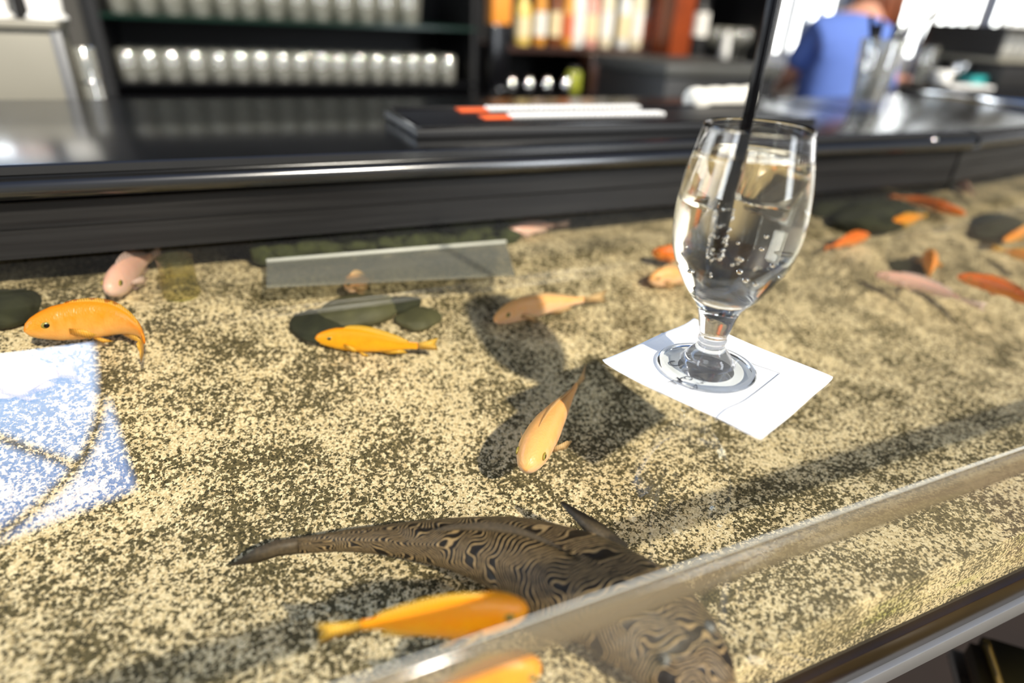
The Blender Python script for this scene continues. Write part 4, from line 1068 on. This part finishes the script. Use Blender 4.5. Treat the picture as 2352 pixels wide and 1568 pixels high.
# reddish wooden post
p0 = PX(1545, 60, YK - 0.02).x; p1 = PX(1592, 60, YK - 0.02).x
tag(box('wooden_post', p0, p1, YK - 0.02, YK + 0.12, zs1 - 0.0345, 1.5, M['wood_red'], bevel=0.004), 'red brown wooden post at the right end of the bottles', 'post')
# right hand niche
q0 = PX(1600, 145, YK + 0.05); 
nz = PX(1680, 146, YK).z
ns = tag(empty('niche_shelf', (PX(1600, 145).x, YK, zs1 - 0.035)), 'black shelf unit right of the wooden post', 'shelf')
nw = PX(1755, 100).x - PX(1600, 100).x
box('shelf_board', 0, nw, 0, 0.40, nz - (zs1 - 0.035) - 0.015, nz - (zs1 - 0.035), M['black'], ns)
box('side_board', 0, 0.015, 0, 0.40, 0.0005, nz - (zs1 - 0.035) - 0.015, M['black'], ns)
box('side_board', nw - 0.02, nw, 0, 0.40, 0.0005, 1.3, M['black'], ns)
for i, (px, row) in enumerate(((1636, 0), (1652, 1), (1684, 0), (1690, 1), (1704, 0))):
    c = PX(px, 120, YK + 0.10 + row * 0.1)
    glassware(wine, 'wine_glass', (c.x, YK + 0.10 + row * 0.1, nz + 0.0005), 'clear stemmed glass on the black shelf right of the wooden post', 'stemmed glasses right of the post')
c = PX(1600, 50, YK + 0.05)
cd_ = tag(empty('white_jar', (PX(1607, 50, YK + 0.06).x, YK + 0.06, nz)), 'tall black bottle with a white label just right of the wooden post', 'bottle')
cd_.name = 'labelled_bottle'
bm = bmesh.new(); lathe_bm(bm, bottle_prof(0.036, 0.30), 28); link('bottle_body', bm, LAB['k'], cd_)
bm = bmesh.new(); lathe_bm(bm, [(0.0366, 0.10), (0.0366, 0.19)], 28); link('label', bm, LAB['w'], cd_)
c = PX(1665, 110, YK + 0.03); cd_ = tag(empty('candle_holder', (c.x, YK + 0.03, nz)), 'narrow white flask on the black shelf right of the post', 'flask'); cd_.name = 'white_flask'
bm = bmesh.new(); lathe_bm(bm, [(0, 0.0005), (0.022, 0.0005), (0.022, 0.05), (0.016, 0.11), (0.012, 0.125), (0, 0.128)], 28); link('flask_body', bm, M['white'], cd_)
bm = bmesh.new(); lathe_bm(bm, [(0.0125, 0.118), (0.0125, 0.136), (0, 0.136)], 20); link('flask_cap', bm, M['steel'], cd_)
# black register-like box nearer, right of the bottles
r0 = atD(1530, 235, 1.75); r1 = atD(1782, 235, 1.75)
YR = 1.45
a0 = atY(1535, 150, YR); a1 = atY(1788, 150, YR)
rg = tag(empty('black_cabinet', (a0.x, YR, FLOOR)), 'black under-counter cabinet with a grey top behind the rolled towel', 'cabinet')
hz2 = atY(1660, 150, YR).z - FLOOR
box('cabinet_body', 0, a1.x - a0.x, 0, 0.35, 0.0005, hz2 - 0.03, M['black'], rg, bevel=0.004)
box('cabinet_top', -0.01, a1.x - a0.x + 0.01, -0.01, 0.36, hz2 - 0.03, hz2, mat('grey laminate', (0.06, 0.06, 0.055), 0.5), rg, bevel=0.004)

# ================================================================== BARTENDER
def skin_body(name, verts, edges, radii, root_i, m, parent, sub=2):
    me = bpy.data.meshes.new(name); me.from_pydata([tuple(v) for v in verts], edges, []); me.materials.append(m)
    o = bpy.data.objects.new(name, me); sc.collection.objects.link(o); o.parent = parent
    sk = o.modifiers.new('skin', 'SKIN'); sk.use_smooth_shade = True
    for i, r in enumerate(radii):
        me.skin_vertices[0].data[i].radius = r if isinstance(r, tuple) else (r, r)
    me.skin_vertices[0].data[root_i].use_root = True
    su = o.modifiers.new('sub', 'SUBSURF'); su.levels = sub; su.render_levels = sub
    return o
BD = 2.45
bp0 = atD(1970, 60, BD); feet = Vector((bp0.x, bp0.y, FLOOR))
per = tag(empty('person', feet), 'bartender in a blue shirt seen from behind, working behind the bar', 'person')
fw = Vector((RX.x, RX.y, 0)).normalized()        # across the view, to the right
bk = Vector((-fw.y, fw.x, 0))                     # away from the viewer
def bp(r, b, z): return fw * r + bk * b + Vector((0, 0, z))
V = [bp(-0.02, 0, 0.90), bp(-0.02, 0.02, 1.00), bp(-0.01, 0.05, 1.12), bp(0.02, 0.10, 1.24), bp(0.09, 0.16, 1.33), bp(0.13, 0.20, 1.39), bp(0.17, 0.24, 1.47), bp(0.19, 0.26, 1.55)]
R_ = [(0.14, 0.11), (0.125, 0.095), (0.135, 0.10), (0.14, 0.10), (0.085, 0.07), 0.048, (0.072, 0.088), (0.060, 0.070)]
E_ = [(i, i + 1) for i in range(7)]
def limb(pts, rr, start):
    k = len(V); 
    for i, (p, r) in enumerate(zip(pts, rr)):
        V.append(p); R_.append(r); E_.append((start if i == 0 else k + i - 1, k + i))
    return len(V) - 1
lh = limb([bp(-0.11, 0.09, 1.27), bp(-0.16, 0.14, 1.10), bp(-0.12, 0.32, 1.05), bp(-0.11, 0.38, 1.04)], [0.055, 0.042, 0.030, 0.026], 3)
rh = limb([bp(0.15, 0.08, 1.26), bp(0.19, 0.06, 1.10), bp(0.26, 0.14, 1.10), bp(0.30, 0.17, 1.115), bp(0.335, 0.19, 1.12)], [0.055, 0.043, 0.032, 0.025, (0.016, 0.030)], 3)
ll = limb([bp(-0.09, 0, 0.80), bp(-0.10, -0.01, 0.48), bp(-0.10, 0.02, 0.09), bp(-0.10, -0.02, 0.04), bp(-0.10, 0.14, 0.035)], [0.085, 0.058, 0.038, 0.036, 0.032], 0)
rl_ = limb([bp(0.09, 0, 0.80), bp(0.10, -0.01, 0.48), bp(0.10, 0.02, 0.09), bp(0.10, -0.02, 0.04), bp(0.10, 0.14, 0.035)], [0.085, 0.058, 0.038, 0.036, 0.032], 0)
skin_body('body', V, E_, R_, 0, M['skin'], per)
# shirt
SV = [bp(-0.02, 0, 0.84), bp(-0.02, 0.02, 0.98), bp(-0.01, 0.05, 1.12), bp(0.02, 0.10, 1.25), bp(0.08, 0.15, 1.33), bp(-0.11, 0.09, 1.275), bp(-0.155, 0.13, 1.13), bp(0.15, 0.08, 1.265), bp(0.19, 0.06, 1.10), bp(0.24, 0.12, 1.10), bp(0.255, 0.135, 1.10)]
SE = [(0, 1), (1, 2), (2, 3), (3, 4), (3, 5), (5, 6), (3, 7), (7, 8), (8, 9), (9, 10)]
SR = [(0.175, 0.14), (0.155, 0.12), (0.155, 0.122), (0.155, 0.118), (0.075, 0.065), 0.070, 0.062, 0.072, 0.062, 0.048, 0.044]
skin_body('shirt', SV, SE, SR, 0, M['shirt'], per)
TV = [bp(0, 0, 0.88), bp(-0.09, 0, 0.78), bp(-0.10, -0.01, 0.48), bp(-0.10, 0.02, 0.10), bp(0.09, 0, 0.78), bp(0.10, -0.01, 0.48), bp(0.10, 0.02, 0.10)]
skin_body('trousers', TV, [(0, 1), (1, 2), (2, 3), (0, 4), (4, 5), (5, 6)], [(0.16, 0.13), 0.105, 0.078, 0.062, 0.105, 0.078, 0.062], 0, M['trousers'], per)
# head details: hair, ears, nose, eyes on the far side
bm = bmesh.new(); hc = bp(0.160, 0.22, 1.52)
sphere_bm(bm, hc + Vector((0, 0, 0.015)) - bk * 0.015, 0.112, 3, (0.98, 1.0, 1.12))
for v in bm.verts:
    if v.co.z < hc.z - 0.02: v.co += (fw * 0.02 - bk * 0.02) * 1.0
for i in range(26):
    a_ = random.uniform(-2.2, 2.2); rr0 = 0.080
    base = hc + fw * rr0 * math.sin(a_) - bk * rr0 * math.cos(a_)
    L_ = random.uniform(0.26, 0.40)
    tube_bm(bm, [base + Vector((0, 0, 0.03)), base + Vector((0, 0, -L_ * 0.5)) - bk * 0.012 + fw * 0.01, base + Vector((0, 0, -L_)) + fw * 0.03 * random.random()], [0.022, 0.020, 0.007], 7)
link('hair', bm, M['hair'], per)
bm = bmesh.new(); sphere_bm(bm, hc + bk * 0.095 - Vector((0, 0, 0.02)), 0.016, 2, (0.8, 0.9, 1.3)); link('nose', bm, M['skin'], per)
for sg in (1, -1):
    bm = bmesh.new(); sphere_bm(bm, hc + bk * 0.086 + fw * sg * 0.030 + Vector((0, 0, 0.01)), 0.011, 2); link('eye', bm, M['white'], per)
    bm = bmesh.new(); sphere_bm(bm, hc + bk * 0.005 + fw * sg * 0.075 - Vector((0, 0, 0.01)), 0.020, 2, (0.6, 0.6, 1.3)); link('ear', bm, M['skin'], per)
bm = bmesh.new(); tube_bm(bm, [hc + bk * 0.090 + fw * 0.022 - Vector((0, 0, 0.055)), hc + bk * 0.095 - Vector((0, 0, 0.056)), hc + bk * 0.090 - fw * 0.022 - Vector((0, 0, 0.055))], 0.005, 8); link('mouth', bm, M['red'], per)
# fingers
def fingers(palm, dirv, upv, nm):
    sdv_ = dirv.cross(upv).normalized()
    for i, (ln, of) in enumerate(((0.066, -0.027), (0.076, -0.009), (0.070, 0.009), (0.054, 0.025))):
        b0 = palm + sdv_ * of; m1 = b0 + dirv * ln * 0.5 - upv * 0.006; m2 = b0 + dirv * ln * 0.85 - upv * 0.022
        bm = bmesh.new(); tube_bm(bm, [b0 - dirv * 0.02, b0, m1, m2], [0.0095, 0.0092, 0.0085, 0.0062], 8); link('finger', bm, M['skin'], per)
    bm = bmesh.new(); tb = palm - dirv * 0.045 - sdv_ * 0.028; tube_bm(bm, [tb, tb - sdv_ * 0.020 + dirv * 0.02, tb - sdv_ * 0.022 + dirv * 0.05 - upv * 0.01], [0.012, 0.0105, 0.007], 8); link('thumb', bm, M['skin'], per)
fingers(V[rh] + fw * 0.02, (fw * 0.9 + bk * 0.4).normalized(), Vector((0, 0, 1)), 'r')
fingers(V[lh] + bk * 0.015, bk, Vector((0, 0, 1)), 'l')

# ================================================================== CLUTTER AT THE RIGHT
CY = 1.30
cz0 = atY(2250, 206, CY).z
wc = tag(empty('work_counter', (atY(2085, 200, CY + 0.28).x, CY, FLOOR)), 'dark work counter beyond the ledge at the right, in front of the window', 'counter')
x0c = atY(2085, 200, CY + 0.28).x
box('counter_top', 0, 2.4, 0, 0.28, cz0 - FLOOR - 0.03, cz0 - FLOOR, M['black_gloss'], wc, bevel=0.003)
box('counter_base', 0.02, 2.38, 0.03, 0.27, 0.0005, cz0 - FLOOR - 0.03, M['black'], wc)
def on_counter(px, dy=0.1): 
    c = atY(px, 200, CY + dy); return Vector((c.x, CY + dy, cz0 + 0.0005))
c = on_counter(2222, 0.03); bm = bmesh.new(); box_bm(bm, -0.075, 0.075, -0.02, 0.04, 0.0, 0.009)
o = link('paper_stack', bm, M['paper'], smooth=False); o.location = c; o.rotation_euler = (0, 0, -0.25); tag(o, 'white stack of papers at the front of the work counter', 'paper')
c = on_counter(2232, 0.075); tag(box('teal_container', c.x - 0.04, c.x + 0.04, c.y - 0.02, c.y + 0.03, c.z, c.z + 0.035, M['teal'], bevel=0.005), 'teal plastic container behind the paper stack', 'container')
c = on_counter(2155, 0.08); root = tag(empty('coffee_cup', c), 'small white cup at the left of the work counter', 'cup')
bm = bmesh.new(); lathe_bm(bm, [(0, 0.0), (0.022, 0.0), (0.030, 0.045), (0.028, 0.045), (0.020, 0.004), (0, 0.004)], 28); link('cup_body', bm, M['white'], root)
bm = bmesh.new(); tube_bm(bm, [(0.028, 0, 0.036), (0.042, 0, 0.030), (0.040, 0, 0.014), (0.024, 0, 0.012)], 0.003, 8); link('handle', bm, M['white'], root)
c = on_counter(2225, 0.13)
sh_ = tag(empty('cocktail_shaker', c), 'silver cocktail shaker tilted on the work counter', 'shaker')
bm = bmesh.new(); lathe_bm(bm, [(0, 0.0), (0.028, 0.0), (0.040, 0.14), (0.036, 0.155), (0.022, 0.185), (0.020, 0.205), (0, 0.207)], 32)
o = link('shaker_body', bm, M['chrome'], sh_); sh_.scale = (0.75, 0.75, 0.75); sh_.rotation_euler = (0.0, 0.75, 0.2); sh_.location = c + Vector((-0.10, 0, 0.017))
c = on_counter(2120, 0.2)
for i, px in enumerate((2105, 2128)):
    c = on_counter(px, 0.22 + 0.02 * i); glassware(tum, 'tumbler', c, ('clear tumbler at the left end of the work counter' if i == 0 else 'clear tumbler second from the left on the work counter'), None)
# black shelf box with bottles and cups
x0, x1 = atY(2300, 170, CY + 0.02).x, atY(2300, 170, CY + 0.02).x + 0.6
zt = atY(2310, 134, CY + 0.02).z
bx = tag(empty('black_crate', (x0, CY + 0.02, cz0)), 'black open display case holding pale cups at the right edge', 'display case')
h1 = zt - cz0
box('case_body', 0, x1 - x0, 0, 0.24, 0.0005, h1 - 0.012, M['black'], bx, bevel=0.003)
box('case_ledge', -0.06, x1 - x0, -0.015, 0.24, h1 - 0.012, h1, M['steel'], bx, bevel=0.002)['label'] = 'pale grey shelf edge'
zt2 = atY(2310, 60, CY + 0.02).z - cz0
box('case_top', -0.06, x1 - x0, 0.0, 0.24, zt2 - 0.012, zt2, M['black'], bx, bevel=0.002)
box('case_side', -0.06, -0.045, 0.0, 0.24, h1, zt2 - 0.012, M['black'], bx)
for i, px in enumerate((2305, 2322, 2342, 2362)):
    cx = atY(px, 110, CY + 0.08)
    root = tag(empty('tall_cup', (cx.x, CY + 0.09, zt)), ('tall pale cup in the display case, %s' % ('first from its open end', 'second from its open end', 'third from its open end', 'fourth from its open end')[i]), 'cup')
    bm = bmesh.new(); lathe_bm(bm, [(0, 0.0005), (0.018, 0.0005), (0.026, 0.095), (0.024, 0.095), (0.016, 0.004), (0, 0.004)], 24); link('cup_body', bm, M['white'], root)
# slanting dark pole before the window
pa, pb = atY(2105, 130, 2.6), atY(2185, -40, 2.6)
dirp = (pb - pa).normalized()
tag(tube('leaning_pole', [pa - dirp * (pa.z - FLOOR) / dirp.z, pb + dirp * 0.8], 0.022, M['wood_dark'], n=12), 'dark slanting wooden pole in front of the window blinds', 'pole')

# ================================================================== UNDER THE BAR, FRONT
FLOOR_SEAT = FLOOR + 0.71
structure(box('wall_front', XL, XR, YF + 0.22, YF + 0.25, FLOOR, -0.1885, M['black']))
# bar stool tucked under the rail
s0 = atZ(2274, 1464, FLOOR_SEAT)
stl = tag(empty('bar_stool', (s0.x, s0.y - 0.22, FLOOR)), 'bar stool with an olive tan seat tucked under the right end of the bar', 'stool')
bm = bmesh.new(); box_bm(bm, -0.17, 0.17, -0.17, 0.17, 0.66, 0.71); bmesh.ops.bevel(bm, geom=bm.edges[:], offset=0.015, segments=3, affect='EDGES'); 
so2 = link('seat', bm, M['leather'], stl)
box('seat_trim', -0.175, 0.175, -0.175, 0.175, 0.645, 0.66, M['chrome'], stl, bevel=0.004)
for sx_ in (-1, 1):
    for sy_ in (-1, 1): tube('leg', [Vector((sx_ * 0.14, sy_ * 0.14, 0.645)), Vector((sx_ * 0.18, sy_ * 0.18, 0.001))], 0.014, M['black'], stl, 12)
for sg in (-1, 1):
    tube('foot_rail', [Vector((-0.17, sg * 0.168, 0.22)), Vector((0.17, sg * 0.168, 0.22))], 0.009, M['chrome'], stl, 10)
stl.rotation_euler = (0, 0, math.radians(45))
